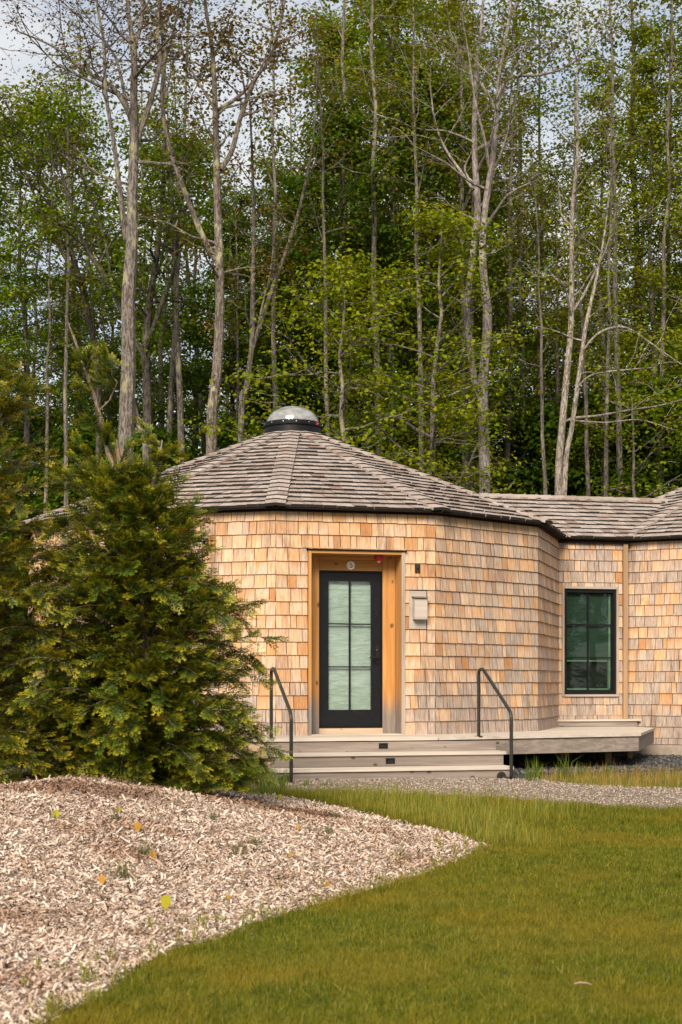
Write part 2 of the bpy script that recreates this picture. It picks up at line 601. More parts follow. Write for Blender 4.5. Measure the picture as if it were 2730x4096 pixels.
PATH = np.array([(-1.6, 17.8), (-1.5, 17.0), (-.4, 16.3), (.5, 15.8), (1.5, 15.3), (2.6, 14.6), (4.0, 13.9), (6.5, 13.5), (9, 13.4), (9, 16.6), (5.5, 16.5), (4.2, 16.45), (3.3, 16.7), (2.6, 17.3), (2.35, 18.3), (1.0, 18.2)])
def path_d(x, y): return poly_dist(x, y, PATH) + .10 * wob(x, y, 2.6, 1)
me = grid_mesh('gravel_path', np.arange(-2, 9.2, .08), np.arange(13, 19, .08), lambda X, Y: ground_z(X, Y) + .018 * smooth01(path_d(X, Y) / .15 + .5) + .004, M['gravel'], lambda X, Y: path_d(X, Y) > -.03)
tag(link('gravel_path', me), 'grey crushed stone path at the foot of the steps', None, None, 'structure')
BED = np.array([(-5, 18.7), (1.8, 18.5), (2.5, 18.9), (3.3, 19.2), (4.6, 19.6), (6, 20.4), (9, 20.2), (9, 24.5), (-5, 24.5)])
me = grid_mesh('stone_bed', np.arange(-5.2, 9.2, .12), np.arange(18.2, 24.7, .12), lambda X, Y: ground_z(X, Y) + .03 * smooth01(poly_dist(X, Y, BED) / .2 + .5) + .002 + .012 * wob(X, Y, 3.1), M['darkgravel'], lambda X, Y: poly_dist(X, Y, BED) + .1 * wob(X, Y, 2) > -.03)
tag(link('stone_bed', me), 'dark crushed stone bed under the deck', None, None, 'structure')

# ------------------------------------------------------------------ cabin materials
PHI_DOOR = R_(13.85)
M['shingle'] = m_shingle()
M['shake'] = m_shake()
M['endgrain'] = m_plain('cedar end grain with painted shade', (.035, .021, .013), .95, 0, .3, .1)  # dark end grain, with the shadow line under each shingle put into the colour
M['endgrain2'] = m_plain('weathered end grain with painted shade', (.016, .013, .012), .95, 0, .35)  # old end grain, near black: shadow between shake courses is painted in
M['sheath'] = m_plain('dark wall sheathing', (.02, .014, .011), .9, 0, .15, .1)
M['trimdark'] = m_plain('dark brown eave trim', (.016, .0105, .009), .85, 0, .15, .1)
M['cedar'] = m_board('oiled cedar board', (.42, .19, .05), (.57, .305, .11), PHI_DOOR, 'Z', True, (1.02, 1.45))
M['cedarh'] = m_board('oiled cedar header board', (.40, .18, .045), (.54, .285, .10), PHI_DOOR, 'X', True)
M['trimwood'] = m_board('weathered trim board', (.30, .235, .19), (.47, .38, .315), PHI_DOOR, 'Z', False)
M['trimwarm'] = m_board('brown trim board', (.33, .20, .115), (.46, .30, .18), PHI_DOOR, 'Z', False)
M['greyboard'] = m_board('grey weathered board', (.37, .32, .285), (.50, .44, .395), PHI_DOOR, 'X', False, scale=.8)
M['deck'] = m_board('weathered deck board', (.43, .375, .325), (.60, .53, .465), PHI_DOOR, 'X', False)
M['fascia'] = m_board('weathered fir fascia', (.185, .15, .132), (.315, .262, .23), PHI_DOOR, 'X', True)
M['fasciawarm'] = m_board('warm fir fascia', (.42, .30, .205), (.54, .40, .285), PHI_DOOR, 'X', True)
M['post'] = m_board('treated post', (.30, .19, .10), (.42, .28, .15), 0, 'Z', False)
M['black'] = m_plain('black painted door', (.007, .0078, .0105), .5, 0, .2, .2, 30)
M['blackmetal'] = m_plain('black powder coated metal', (.010, .010, .011), .45, 0, .25, .25)
M['rail'] = m_plain('dark bronze painted steel', (.026, .025, .022), .38, .2, .25, .4, 25)
M['curb'] = m_plain('black skylight curb', (.006, .0065, .008), .55, 0, .2, .2)
M['glass'] = m_glass('window glass', (.86, .95, .9), .75)
M['glassdoor'] = m_glass('door glass', (.97, .995, .985), 1.0)
M['concrete'] = m_plain('tan concrete', (.30, .25, .205), .9, 0, .2, .2, 7, .4)
M['plate'] = m_plain('pale enamel', (.85, .80, .76), .45, 0, .05)
M['ink'] = m_plain('dark ink', (.03, .03, .03), .6)
M['screw'] = m_plain('steel screw', (.5, .48, .45), .35, .9)
M['red'] = m_plain('red plastic', (.42, .015, .02), .4, 0, .1)
M['lens'] = m_plain('pale lens', (.75, .68, .6), .25)
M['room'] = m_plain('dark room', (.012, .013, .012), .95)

def m_shade(name, c, wave):
    m, nt, b = mat_new(name)
    pos = position(nt)
    g = noise(nt, mapping(nt, pos, (1.3, 1.3, 9)), 2.0, 4, .6, 1.2)
    col = mixc(nt, framp(nt, g, .3, .72), tuple(x * .8 for x in c), tuple(min(1, x * 1.12) for x in c))
    nt.links.new(col, b.inputs['Base Color']); b.inputs['Roughness'].default_value = .85
    bump(nt, b, g, wave, .05)
    return m
M['blind'] = m_shade('pale roller shade', (.68, .81, .745), .5)
M['blindgreen'] = m_shade('dark green roller shade', (.032, .058, .045), .15)
M['blindedge'] = m_plain('pale green shade edge', (.20, .30, .21), .6)

def m_dome():
    m = bpy.data.materials.new('clear acrylic dome'); m.use_nodes = True
    nt = m.node_tree; nt.nodes.remove(nt.nodes['Principled BSDF'])
    t = nt.nodes.new('ShaderNodeBsdfTransparent'); t.inputs['Color'].default_value = (.75, .78, .78, 1)
    g = nt.nodes.new('ShaderNodeBsdfGlossy'); g.inputs['Roughness'].default_value = .12
    d = nt.nodes.new('ShaderNodeBsdfDiffuse')
    nt.links.new(mixc(nt, framp(nt, noise(nt, position(nt), 9, 4), .4, .65), (.5, .51, .51), (.82, .82, .79)), d.inputs['Color'])  # pale diffuse layer brightened to stand in for reflected sky
    fr = nt.nodes.new('ShaderNodeFresnel'); fr.inputs['IOR'].default_value = 1.9
    m1 = nt.nodes.new('ShaderNodeMixShader'); m1.inputs['Fac'].default_value = .34
    nt.links.new(t.outputs[0], m1.inputs[1]); nt.links.new(d.outputs[0], m1.inputs[2])
    m2 = nt.nodes.new('ShaderNodeMixShader')
    nt.links.new(mathn(nt, 'ADD', mathn(nt, 'MULTIPLY', fr.outputs[0], 1.0), .12, True), m2.inputs['Fac'])
    nt.links.new(m1.outputs[0], m2.inputs[1]); nt.links.new(g.outputs[0], m2.inputs[2])
    nt.links.new(m2.outputs[0], nt.nodes['Material Output'].inputs['Surface'])
    return m
M['dome'] = m_dome()

# ------------------------------------------------------------------ shingle machinery
DECK_Z, EAVE_Z, EXPO = .545, 3.462, .1745
def butt(me, idx, mat, per=6):
    me.materials.append(M[mat])
    for i in range(idx, len(me.polygons), per):
        me.polygons[i].material_index = 1
        if mat == 'endgrain':
            me.polygons[i + 1].material_index = 1; me.polygons[i + 3].material_index = 1
    return me
SH_CACHE = {}
def shingle_geo(w, h, tb, tt, back=.004):
    v = [(0, back, 0), (w, back, 0), (w, back, h), (0, back, h), (0, -tb, 0), (w, -tb, 0), (w, -tt, h), (0, -tt, h)]
    f = [[0, 1, 2, 3], [4, 7, 6, 5], [0, 4, 5, 1], [1, 5, 6, 2], [2, 6, 7, 3], [3, 7, 4, 0]]
    f = [q[::-1] for q in f]
    uv = [(a[0], a[2]) for a in v]
    return v, f, uv

def shingle_mesh(w, h):
    k = (round(w / .004), round(h / .004))
    if k not in SH_CACHE:
        v, f, uv = shingle_geo(k[0] * .004, k[1] * .004, .023, .004)
        SH_CACHE[k] = new_mesh('shingle', v, f, M['shingle'], uv); butt(SH_CACHE[k], 2, 'endgrain')
    return SH_CACHE[k]

def proj(p):
    return UC + F * p[0] / p[1], VH - F * (p[2] - CAMZ) / p[1]

def shingle_wall(p0, p1, z0, z1, holes=(), seed=0, zstart=DECK_Z, wmin=.075, wmax=.20):
    """list of (matrix, w, h, screen area) for one flat wall run from p0 to p1 (outside on the right-hand side going p1->p0)"""
    rr = random.Random(seed)
    p0, p1 = Vector((*p0, 0)), Vector((*p1, 0))
    t = (p1 - p0); L = t.length; t.normalize()
    phi = math.atan2(t.y, t.x)
    outl = []
    k0 = math.floor((z0 - zstart) / EXPO + 1e-6)
    k = k0
    while True:
        zb = zstart + k * EXPO
        if zb > z1 - .02: break
        zlo = max(zb, z0)
        ht = min(EXPO + .03, z1 - zlo)
        # runs of this course: cut sideways and up/down by the openings
        segs = [(-.004, L + .004, zlo, ht)]
        for (a, b_, c, d) in holes:
            nv = []
            for (s, e, zl, h) in segs:
                zt_ = zl + h
                if b_ <= s or a >= e or c >= zt_ or d <= zl: nv.append((s, e, zl, h)); continue
                if a - s > .015: nv.append((s, a, zl, h))
                if e - b_ > .015: nv.append((b_, e, zl, h))
                s2, e2 = max(s, a), min(e, b_)
                if c - zl > .02: nv.append((s2, e2, zl, c - zl))
                if zlo + EXPO - d > .02: nv.append((s2, e2, d, zt_ - d))
            segs = nv
        for (s, e, zl, h) in segs:
            x = s
            while x < e - 1e-4:
                w = rr.choice((wmin, .1, .12, .13, .145, .16, .18, wmax)) * rr.uniform(.9, 1.1)
                if e - (x + w) < .07: w = e - x
                if w > .25: w *= .5
                zj = rr.uniform(-.003, .003) if (k > k0 and zl == zlo) else 0
                org = p0 + t * (x + .0012) + Vector((0, 0, zl + zj))
                mtx = Matrix.Translation(org) @ Matrix.Rotation(phi, 4, 'Z') @ Matrix.Rotation(rr.uniform(-.006, .006), 4, 'Y')
                mid = org + t * w / 2 + Vector((0, 0, EXPO / 2))
                u, v = proj(mid)
                n = Vector((math.sin(phi), -math.cos(phi), 0))
                face = max(0, n.dot((Vector((0, 0, CAMZ)) - mid).normalized()))
                area = w * min(h, EXPO) * face / mid.y ** 2
                vis = 0 < v < 4096 and 0 < u < 2730
                outl.append((mtx, w - .0045 - .004 * rr.random(), h, area if vis else 0, u, v))
                x += w
        k += 1
    return outl

def place_shingles(items, parent, limit, rank):
    items = sorted(items, key=rank, reverse=True)
    for it in items[:limit]:
        o = bpy.data.objects.new('shingle', shingle_mesh(it[1], it[2]))
        COL.objects.link(o); o.parent = parent; o.matrix_local = it[0]
    rest = items[limit:]
    if rest:
        V, Fc, UV = [], [], []
        for it in rest:
            v, f, uv = shingle_geo(it[1], it[2], .023, .004)
            b = len(V)
            V += [it[0] @ Vector(a) for a in v]; Fc += [[i + b for i in q] for q in f]; UV += uv
        o = bpy.data.objects.new('shingle_field', butt(new_mesh('shingle_field', V, Fc, M['shingle'], UV), 2, 'endgrain'))
        COL.objects.link(o); o.parent = parent; tag(o, kind='stuff')

# ------------------------------------------------------------------ roof shake machinery
SK_CACHE = {}
def shake_geo(w, h, tb, tt, back=-.004):
    v = [(0, 0, back), (w, 0, back), (w, h, back), (0, h, back), (0, 0, tb), (w, 0, tb), (w, h, tt), (0, h, tt)]
    f = [[3, 2, 1, 0], [4, 5, 6, 7], [0, 1, 5, 4], [1, 2, 6, 5], [2, 3, 7, 6], [3, 0, 4, 7]]
    return v, f, [(a[0], a[1]) for a in v]
def shake_mesh(w, h, tb):
    k = (round(w / .006), round(h / .01), round(tb / .002))
    if k not in SK_CACHE:
        v, f, uv = shake_geo(k[0] * .006, k[1] * .01, k[2] * .002, .004)
        SK_CACHE[k] = new_mesh('shake', v, f, M['shake'], uv); butt(SK_CACHE[k], 2, 'endgrain2')
    return SK_CACHE[k]

SHAKE_EXPO = .205
def shake_plane(o, ex, ey, length, span, seed=0, wmin=.09, wmax=.2):
    """o: eave corner, ex unit along eave, ey unit up the slope, span(s)->(x0,x1)"""
    rr = random.Random(seed)
    ez = ex.cross(ey)
    items = []
    k = 0
    while k * SHAKE_EXPO < length - .03:
        s = k * SHAKE_EXPO
        h = min(SHAKE_EXPO + .045, length - s)
        x0, x1 = span(s + SHAKE_EXPO * .5)
        x = x0
        while x < x1 - 1e-3:
            w = rr.uniform(wmin, wmax)
            if x1 - (x + w) < .07: w = x1 - x
            sj = rr.uniform(-.010, .006) if k else rr.uniform(-.012, .006)
            tb = rr.choice((.028, .030, .032, .036, .040))
            org = o + ex * (x + .003) + ey * (s + sj)
            tw = rr.uniform(-.012, .012)
            ax = (ex + ey * tw).normalized(); ay = ez.cross(ax)
            m = Matrix(((ax.x, ay.x, ez.x, org.x), (ax.y, ay.y, ez.y, org.y), (ax.z, ay.z, ez.z, org.z), (0, 0, 0, 1)))
            mid = org + ax * w / 2 + ay * .1
            u, v = proj(mid)
            face = max(0, ez.dot((Vector((0, 0, CAMZ)) - mid).normalized()))
            vis = 0 < v < 4096 and 0 < u < 2730
            items.append((m, max(.02, w - .006), h, tb, w * face / mid.y ** 2 if vis else 0, u, v))
            x += w
        k += 1
    return items

def place_shakes(items, parent, limit):
    items = sorted(items, key=lambda i: i[4] * (0 if i[5] < 640 else 1), reverse=True)
    for it in items[:limit]:
        o = bpy.data.objects.new('shake', shake_mesh(it[1], it[2], it[3]))
        COL.objects.link(o); o.parent = parent; o.matrix_local = it[0]
    rest = items[limit:]
    if rest:
        V, Fc, UV = [], [], []
        for it in rest:
            v, f, uv = shake_geo(it[1], it[2], it[3], .004)
            b = len(V)
            V += [it[0] @ Vector(a) for a in v]; Fc += [[i + b for i in q] for q in f]; UV += uv
        o = bpy.data.objects.new('shake_field', butt(new_mesh('shake_field', V, Fc, M['shake'], UV), 2, 'endgrain2'))
        COL.objects.link(o); o.parent = parent; tag(o, kind='stuff')

def cap_mesh(w, h, drop, name='hip_cap'):
    tb, tt = .044, .024
    v, f = [], []
    uv = []
    for sgn in (-1, 1):
        b = len(v)
        pts = [(0, 0), (sgn * w, 0), (sgn * w, h), (0, h)]
        for (x, y) in pts: v.append((x, y, -abs(x) * drop + .004)); uv.append((x, y))
        for (x, y) in pts:
            v.append((x, y, -abs(x) * drop + (tb if y == 0 else tt))); uv.append((x, y))
        q = [[3, 2, 1, 0], [4, 5, 6, 7], [0, 1, 5, 4], [1, 2, 6, 5], [2, 3, 7, 6]]
        if sgn < 0: q = [x[::-1] for x in q]
        f += [[i + b for i in x] for x in q]
    return butt(new_mesh(name, v, f, M['shake'], uv), 2, 'endgrain2', 5)

NS = 12
def ring(c, r, a0):
    return [(c[0] + r * math.sin(a0 + i * 2 * math.pi / NS), c[1] - r * math.cos(a0 + i * 2 * math.pi / NS)) for i in range(NS)]

ROOF_RE, ROOF_ZE, ROOF_RT, ROOF_ZT = 4.31, 3.505, .48, 5.065

def round_cabin(c, a0, label, R=4.165, door=None, facets=range(NS), roof_facets=range(NS), z_low=DECK_Z, seed=0, hips=range(NS), rank=None, shingle_limit=298, shake_limit=298):
    root = thing('round_cabin', label, 'cabin', (c[0], c[1], 0))
    rg = ring(c, R, a0)
    # wall core
    mb = MB()
    th = .16
    inner = ring(c, R - th, a0)
    holes = {}
    for i in range(NS):
        j = (i + 1) % NS
        A, B, IA, IB = rg[i], rg[j], inner[i], inner[j]
        if door and door['facet'] == i:
            t = (Vector((*B, 0)) - Vector((*A, 0))); L = t.length; t.normalize()
            s0, s1 = L / 2 - door['w'] / 2, L / 2 + door['w'] / 2
            C0 = (A[0] + t.x * s0, A[1] + t.y * s0); C1 = (A[0] + t.x * s1, A[1] + t.y * s1)
            n = Vector((t.y, -t.x, 0))
            i0 = (C0[0] - n.x * th, C0[1] - n.y * th); i1 = (C1[0] - n.x * th, C1[1] - n.y * th)
            mb.prism([A, C0, i0, IA], z_low, EAVE_Z)
            mb.prism([C1, B, IB, i1], z_low, EAVE_Z)
            mb.prism([C0, C1, i1, i0], door['top'], EAVE_Z)
        else:
            mb.prism([A, B, IB, IA], z_low, EAVE_Z)
    wall = mb.build('wall', M['sheath'], root)
    items = []
    for i in facets:
        A, B = rg[i], rg[(i + 1) % NS]
        hl = []
        if door and door['facet'] == i:
            L = math.dist(A, B)
            hl = [(L / 2 - door['w'] / 2, L / 2 + door['w'] / 2, z_low - 1, door['top'])] + door.get('extra', [])
        items += shingle_wall(A, B, z_low, EAVE_Z, hl, seed * 31 + i)
    place_shingles(items, wall, shingle_limit, rank or (lambda it: it[3]))
    # skirting below the floor, set back into the dark
    mb = MB()
    sk = ring(c, R - .45 if z_low > .4 else R - .05, a0)
    mb.prism(sk, -.05, z_low + .02)
    mb.build('foundation', M['sheath'] if z_low > .4 else M['concrete'], root)
    # roof
    e = ring(c, ROOF_RE, a0); tp = ring(c, ROOF_RT, a0)
    mb = MB()
    off = .012
    v = [(p[0], p[1], ROOF_ZE - off) for p in e] + [(p[0], p[1], ROOF_ZT - off) for p in tp]
    f = [[i, (i + 1) % NS, NS + (i + 1) % NS, NS + i] for i in range(NS)]
    mb.add(v, f)
    lo = [(p[0], p[1], ROOF_ZE - off - .012) for p in e] + [(p[0], p[1], ROOF_ZE - off) for p in e]
    mb.add(lo, [[i, (i + 1) % NS, NS + (i + 1) % NS, NS + i] for i in range(NS)])
    soff = [(p[0], p[1], ROOF_ZE - off - .012) for p in e] + [(p[0], p[1], ROOF_ZE - off - .012) for p in ring(c, R - .1, a0)]
    mb.add(soff, [[i, NS + i, NS + (i + 1) % NS, (i + 1) % NS] for i in range(NS)])
    roof = mb.build('roof', M['trimdark'], root)
    items = []
    for i in range(NS):
        j = (i + 1) % NS
        if i not in roof_facets: continue
        E0, E1 = Vector((*e[i], ROOF_ZE)), Vector((*e[j], ROOF_ZE)); T0, T1 = Vector((*tp[i], ROOF_ZT)), Vector((*tp[j], ROOF_ZT))
        ex = (E1 - E0).normalized(); L = (E1 - E0).length
        up = (T0 + T1) / 2 - (E0 + E1) / 2; ln = up.length; ey = up.normalized()
        Lt = (T1 - T0).length
        def span(s, L=L, Lt=Lt, ln=ln):
            q = min(1, s / ln) * (L - Lt) / 2
            return q, L - q
        items += shake_plane(E0, ex, ey, ln + .02, span, seed * 77 + i)
    place_shakes(items, roof, shake_limit)
    # hip caps
    nA = None
    capm = None
    for i in hips:
        E, T = Vector((*e[i], ROOF_ZE)), Vector((*tp[i], ROOF_ZT))
        y = (T - E).normalized(); rad = Vector((e[i][0] - c[0], e[i][1] - c[1], 0)).normalized()
        x = y.cross(Vector((0, 0, 1))).normalized()
        z = x.cross(y)
        if capm is None:
            Fv = Vector((*e[(i + 1) % NS], ROOF_ZE)) - E
            nf = Fv.cross(T - E).normalized()
            if nf.z < 0: nf = -nf
            drop = abs(math.tan(math.acos(max(-1, min(1, nf.dot(z))))))
            capm = cap_mesh(.135, SHAKE_EXPO + .06, drop)
        ln = (T - E).length
        rr = random.Random(i + seed)
        k = 0
        while k * SHAKE_EXPO < ln - .02:
            org = E + y * (k * SHAKE_EXPO - .025 + rr.uniform(-.008, .008)) + z * .016
            a = rr.uniform(-.02, .02)
            xx = (x + y * a).normalized(); yy = z.cross(xx)
            o = bpy.data.objects.new('hip_cap', capm); COL.objects.link(o); o.parent = roof
            o.matrix_local = Matrix(((xx.x, yy.x, z.x, org.x), (xx.y, yy.y, z.y, org.y), (xx.z, yy.z, z.z, org.z), (0, 0, 0, 1)))
            k += 1
    # dark trim board under the eave
    o2, i2 = ring(c, R + .055, a0), ring(c, R + .004, a0)
    mb = MB()
    for i in range(NS):
        j = (i + 1) % NS
        mb.prism([o2[i], o2[j], i2[j], i2[i]], EAVE_Z - .004, ROOF_ZE - .028)
    mb.build('eave_trim', M['trimdark'], roof)
    return root, wall, roof, rg

CAB_C = (-.759, 23.6)
A0 = R_(-1.15)
OPEN_W, OPEN_TOP = 1.315, 2.967
DOORBELL_S, BOX_S = (1.878, 1.952), None
def rank_main(it):
    u = it[4]
    return it[3] * (0.0 if u < 930 else 1.0)
L0 = 2 * 4.165 * math.sin(R_(15))
cab, cab_wall, cab_roof, cab_ring = round_cabin(CAB_C, A0, 'round cedar shingled cabin with a black door and domed skylight',
    door=dict(facet=0, w=OPEN_W, top=OPEN_TOP, extra=[(1.800, 2.040, 1.94, 2.455)]), facets=[9, 10, 11, 0, 1, 2, 3], seed=1, hips=[10, 11, 0, 1, 2, 3], rank=rank_main)

def facet_frame(i, rg):
    A = Vector((*rg[i], 0)); B = Vector((*rg[(i + 1) % NS], 0))
    t = (B - A).normalized(); n = Vector((t.y, -t.x, 0))
    return A, t, n
A_, T_, N_ = facet_frame(0, cab_ring)
ZU = Vector((0, 0, 1))
def D(s, out, z):
    """point on the door facet: s along, out in front of the wall plane, z up"""
    return A_ + T_ * s + N_ * out + ZU * z
def dbox(mb, s0, s1, o0, o1, z0, z1):
    return mb.box(D(s0, o0, z0), T_ * (s1 - s0), N_ * (o1 - o0), ZU * (z1 - z0))

# --- door opening: trim, jamb boards, header boards, soffit, sill
SC = L0 / 2
s0, s1 = SC - OPEN_W / 2, SC + OPEN_W / 2
REC = -.30
dw = .868
d0, d1 = SC - dw / 2, SC + dw / 2
DZ0, DZ1 = .632, 2.725
sur = MB()
dbox(sur, s0 - .02, d0 + .01, REC - .10, REC - .045, DECK_Z, OPEN_TOP + .02)
dbox(sur, d1 - .01, s1 + .02, REC - .10, REC - .045, DECK_Z, OPEN_TOP + .02)
dbox(sur, d0 + .01, d1 - .01, REC - .10, REC - .045, DZ1 + .02, OPEN_TOP + .02)
surround = sur.build('door_surround', M['sheath'], cab)
def sboard(name, mat, *a):
    mb = MB(); dbox(mb, *a); return mb.build(name, mat, surround)
IN = .046
sboard('board', M['cedar'], s0 + IN, d0 - .002, REC - .045, REC, DECK_Z + .002, OPEN_TOP - .045)
sboard('board', M['cedar'], d1 + .002, s1 - IN, REC - .045, REC, DECK_Z + .002, OPEN_TOP - .045)
zmid = (DZ1 + OPEN_TOP) / 2 + .02
sboard('header_board', M['cedarh'], d0 + .002, d1 - .002, REC - .047, REC - .003, DZ1 + .002, zmid - .002)
sboard('header_board', M['cedarh'], d0 + .002, d1 - .002, REC - .045, REC - .001, zmid + .002, OPEN_TOP - .045)
# side returns
sboard('jamb', M['cedar'], s0 + .004, s0 + IN - .002, REC - .045, .030, DECK_Z + .002, OPEN_TOP - .008)
sboard('jamb', M['cedar'], s1 - IN + .002, s1 - .004, REC - .045, -.008, DECK_Z + .002, OPEN_TOP - .008)
sboard('jamb_trim', M['trimwood'], s1 - IN - .002, s1 - .002, -.006, .032, DECK_Z + .002, OPEN_TOP - .010)
sboard('soffit', M['cedarh'], s0 + IN, s1 - IN, REC - .045, .026, OPEN_TOP - .043, OPEN_TOP - .006)
sboard('head_flashing', M['trimdark'], s0 - .02, s1 + .02, -.02, .048, OPEN_TOP - .004, OPEN_TOP + .012)
sboard('sill_board', M['fasciawarm'], d0 - .002, d1 + .002, REC - .04, REC + .012, DECK_Z + .003, DZ0 - .004)
sboard('threshold', M['deck'], s0 + IN, s1 - IN, REC + .0125, .03, DECK_Z - .02, DECK_Z + .012)

# --- the door
PR = REC - .012                       # face of the door leaf
gl0, gl1, gz0, gz1 = d0 + .131, d0 + .720, .873, 2.588
mb = MB()
dbox(mb, d0 + .020, gl0, PR - .05, PR, DZ0 + .018, DZ1 - .022)
dbox(mb, gl1, d1 - .020, PR - .05, PR, DZ0 + .018, DZ1 - .022)
dbox(mb, gl0, gl1, PR - .049, PR - .001, DZ0 + .018, gz0)
dbox(mb, gl0, gl1, PR - .049, PR - .001, gz1, DZ1 - .022)
door = mb.build('door', M['black'], cab)
mb = MB()
dbox(mb, d0, d0 + .017, REC - .09, REC + .006, DZ0, DZ1)
dbox(mb, d1 - .017, d1, REC - .09, REC + .006, DZ0, DZ1)
dbox(mb, d0 + .017, d1 - .017, REC - .09, REC + .004, DZ1 - .019, DZ1 - .001)
mb.build('frame', M['black'], door)
mb = MB(); dbox(mb, d0 + .017, d1 - .017, REC - .09, REC + .014, DZ0 - .003, DZ0 + .014)
mb.build('threshold_strip', M['blackmetal'], door)
mu = .022
gm = gl0 + (gl1 - gl0) * .497
zs = [gz0, gz0 + (gz1 - gz0) / 3, gz0 + 2 * (gz1 - gz0) / 3, gz1]
mb = MB(); dbox(mb, gm - mu / 2, gm + mu / 2, PR - .030, PR - .004, gz0, gz1); mb.build('muntin', M['black'], door)
for z in zs[1:3]:
    for (a, b_) in ((gl0, gm - mu / 2), (gm + mu / 2, gl1)):
        mb = MB(); dbox(mb, a, b_, PR - .030, PR - .005, z - .008, z + .008); mb.build('muntin', M['black'], door)
for (a, b_) in ((gl0, gm - mu / 2), (gm + mu / 2, gl1)):
    for q in range(3):
        mb = MB(); dbox(mb, a - .001, b_ + .001, PR - .022, PR - .016, zs[q] + .0, zs[q + 1] - .0)
        mb.build('pane', M['glassdoor'], door)
# roller shade just behind the glass, gently rippled
nx, nz_ = 24, 60
V, Fc = [], []
for jz in range(nz_ + 1):
    for ix in range(nx + 1):
        s = gl0 - .02 + (gl1 - gl0 + .04) * ix / nx; z = gz0 - .03 + (gz1 - gz0 + .06) * jz / nz_
        o = PR - .075 + .004 * math.sin(z * 31 + math.sin(s * 7) * 1.3) * (.4 + .6 * math.sin(s * 5 + z * 1.1) ** 2)
        V.append(D(s, o, z))
for jz in range(nz_):
    for ix in range(nx):
        a = jz * (nx + 1) + ix; Fc.append([a, a + 1, a + nx + 2, a + nx + 1])
part('shade', new_mesh('shade', V, Fc, M['blind'], smooth=True), door)
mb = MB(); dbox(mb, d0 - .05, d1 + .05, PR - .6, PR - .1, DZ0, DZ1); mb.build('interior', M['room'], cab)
# handle
hs, hz = d1 - .072, 1.567
mb = MB(); dbox(mb, hs - .022, hs + .022, PR, PR + .014, hz - .075, hz + .165); mb.build('handle_plate', M['blackmetal'], door)
mb = MB(); mb.tube([D(hs, PR + .01, hz), D(hs, PR + .055, hz), D(hs - .02, PR + .062, hz), D(hs - .115, PR + .062, hz + .002)], .0095, 8)
mb.build('handle', M['blackmetal'], door, True)
mb = MB(); mb.lathe(D(hs, PR + .014, hz + .10), [(.015, 0), (.015, .008), (.009, .012)], 14, N_); mb.build('lock', M['rail'], door, True)
for z in (.95, 1.68, 2.45):
    mb = MB(); mb.lathe(D(d0 + .019, REC - .004, z - .05), [(.008, 0), (.008, .10)], 10); mb.build('hinge', M['blackmetal'], door, True)

# --- skylight
cx, cy = CAB_C
mb = MB()
mb.lathe((cx, cy, 0), [(.56, 5.03), (.57, 5.045), (.50, 5.095), (.455, 5.11), (.440, 5.30), (.36, 5.30), (.36, 5.02)], 48)
curb = mb.build('skylight', M['curb'], cab, True)
mb = MB(); mb.lathe((cx, cy, 0), [(.440, 5.235), (.466, 5.235), (.470, 5.25), (.462, 5.305), (.438, 5.312), (.40, 5.312)], 48); mb.build('retaining_ring', M['curb'], curb, True)
prof = [(.418 * math.cos(a), 5.300 + .285 * math.sin(a)) for a in [i * math.pi / 2 / 12 for i in range(13)]]
mb = MB(); mb.lathe((cx, cy, 0), prof, 48); mb.f.pop(-2); mb.build('dome', M['dome'], curb, True)
bm_ = None
for k in range(14):
    a = 2 * math.pi * (k + .35) / 14
    d = Vector((math.sin(a), -math.cos(a), 0))
    mb = MB(); mb.lathe(Vector((cx, cy, 5.275)) + d * .464, [(.009, 0), (.009, .006), (.004, .009)], 8, d); mb.build('bolt', M['screw'], curb, True)
mb = MB(); a = R_(56); d = Vector((math.sin(a), -math.cos(a), 0)); tx = Vector((math.cos(a), math.sin(a), 0))
mb.box(Vector((cx, cy, 5.245)) + d * .460 - tx * .02, tx * .04, d * .012, ZU * .045); mb.build('warning_tag', M['red'], curb)

# ------------------------------------------------------------------ second cabin on the right
CAB2 = (7.50, 26.80)
A02 = R_(-45.0)
cab2, cab2_wall, cab2_roof, cab2_ring = round_cabin(CAB2, A02, 'cedar shingled round cabin joined on by the low linking corridor', z_low=.27, facets=[10, 11, 0, 1], seed=5, hips=[10, 11, 0, 1], roof_facets=[8, 9, 10, 11, 0, 1])
if True:
    mb = MB(); mb.prism(ring(CAB2, 4.19, A02), -.1, .262); mb.build('concrete_base', M['concrete'], cab2)

# ------------------------------------------------------------------ linking corridor
CA, CB = Vector((3.39, 23.495, 0)), Vector((4.62, 23.777, 0))
CT = (CB - CA).normalized(); CN = Vector((CT.y, -CT.x, 0)); CL = (CB - CA).length
cor = thing('linking_corridor', 'low shingled corridor with a window linking the two round cabins', 'corridor', (4.0, 24.5, 0))
def K(s, out, z): return CA + CT * s + CN * out + ZU * z
def kbox(mb, a, b_, o0, o1, z0, z1): return mb.box(K(a, o0, z0), CT * (b_ - a), CN * (o1 - o0), ZU * (z1 - z0))
W0, W1, WZ0, WZ1 = .108, .982, 1.055, 2.712
mb = MB()
th = .16
kbox(mb, -.15, W0, -th, 0, DECK_Z - .1, EAVE_Z); kbox(mb, W1, 1.13, -th, 0, DECK_Z - .1, EAVE_Z)
kbox(mb, W0, W1, -th, -.001, DECK_Z - .1, WZ0); kbox(mb, W0, W1, -th, -.001, WZ1, EAVE_Z)
kwall = mb.build('wall', M['sheath'], cor)
TW = .036
its = shingle_wall((CA.x, CA.y), (CB.x, CB.y), DECK_Z + .115, EAVE_Z, [(W0 - TW, W1 + TW, WZ0 - TW, WZ1 + TW), (1.088, CL + 1, 0, 5)], 91)
place_shingles(its, kwall, 298, lambda it: it[3])
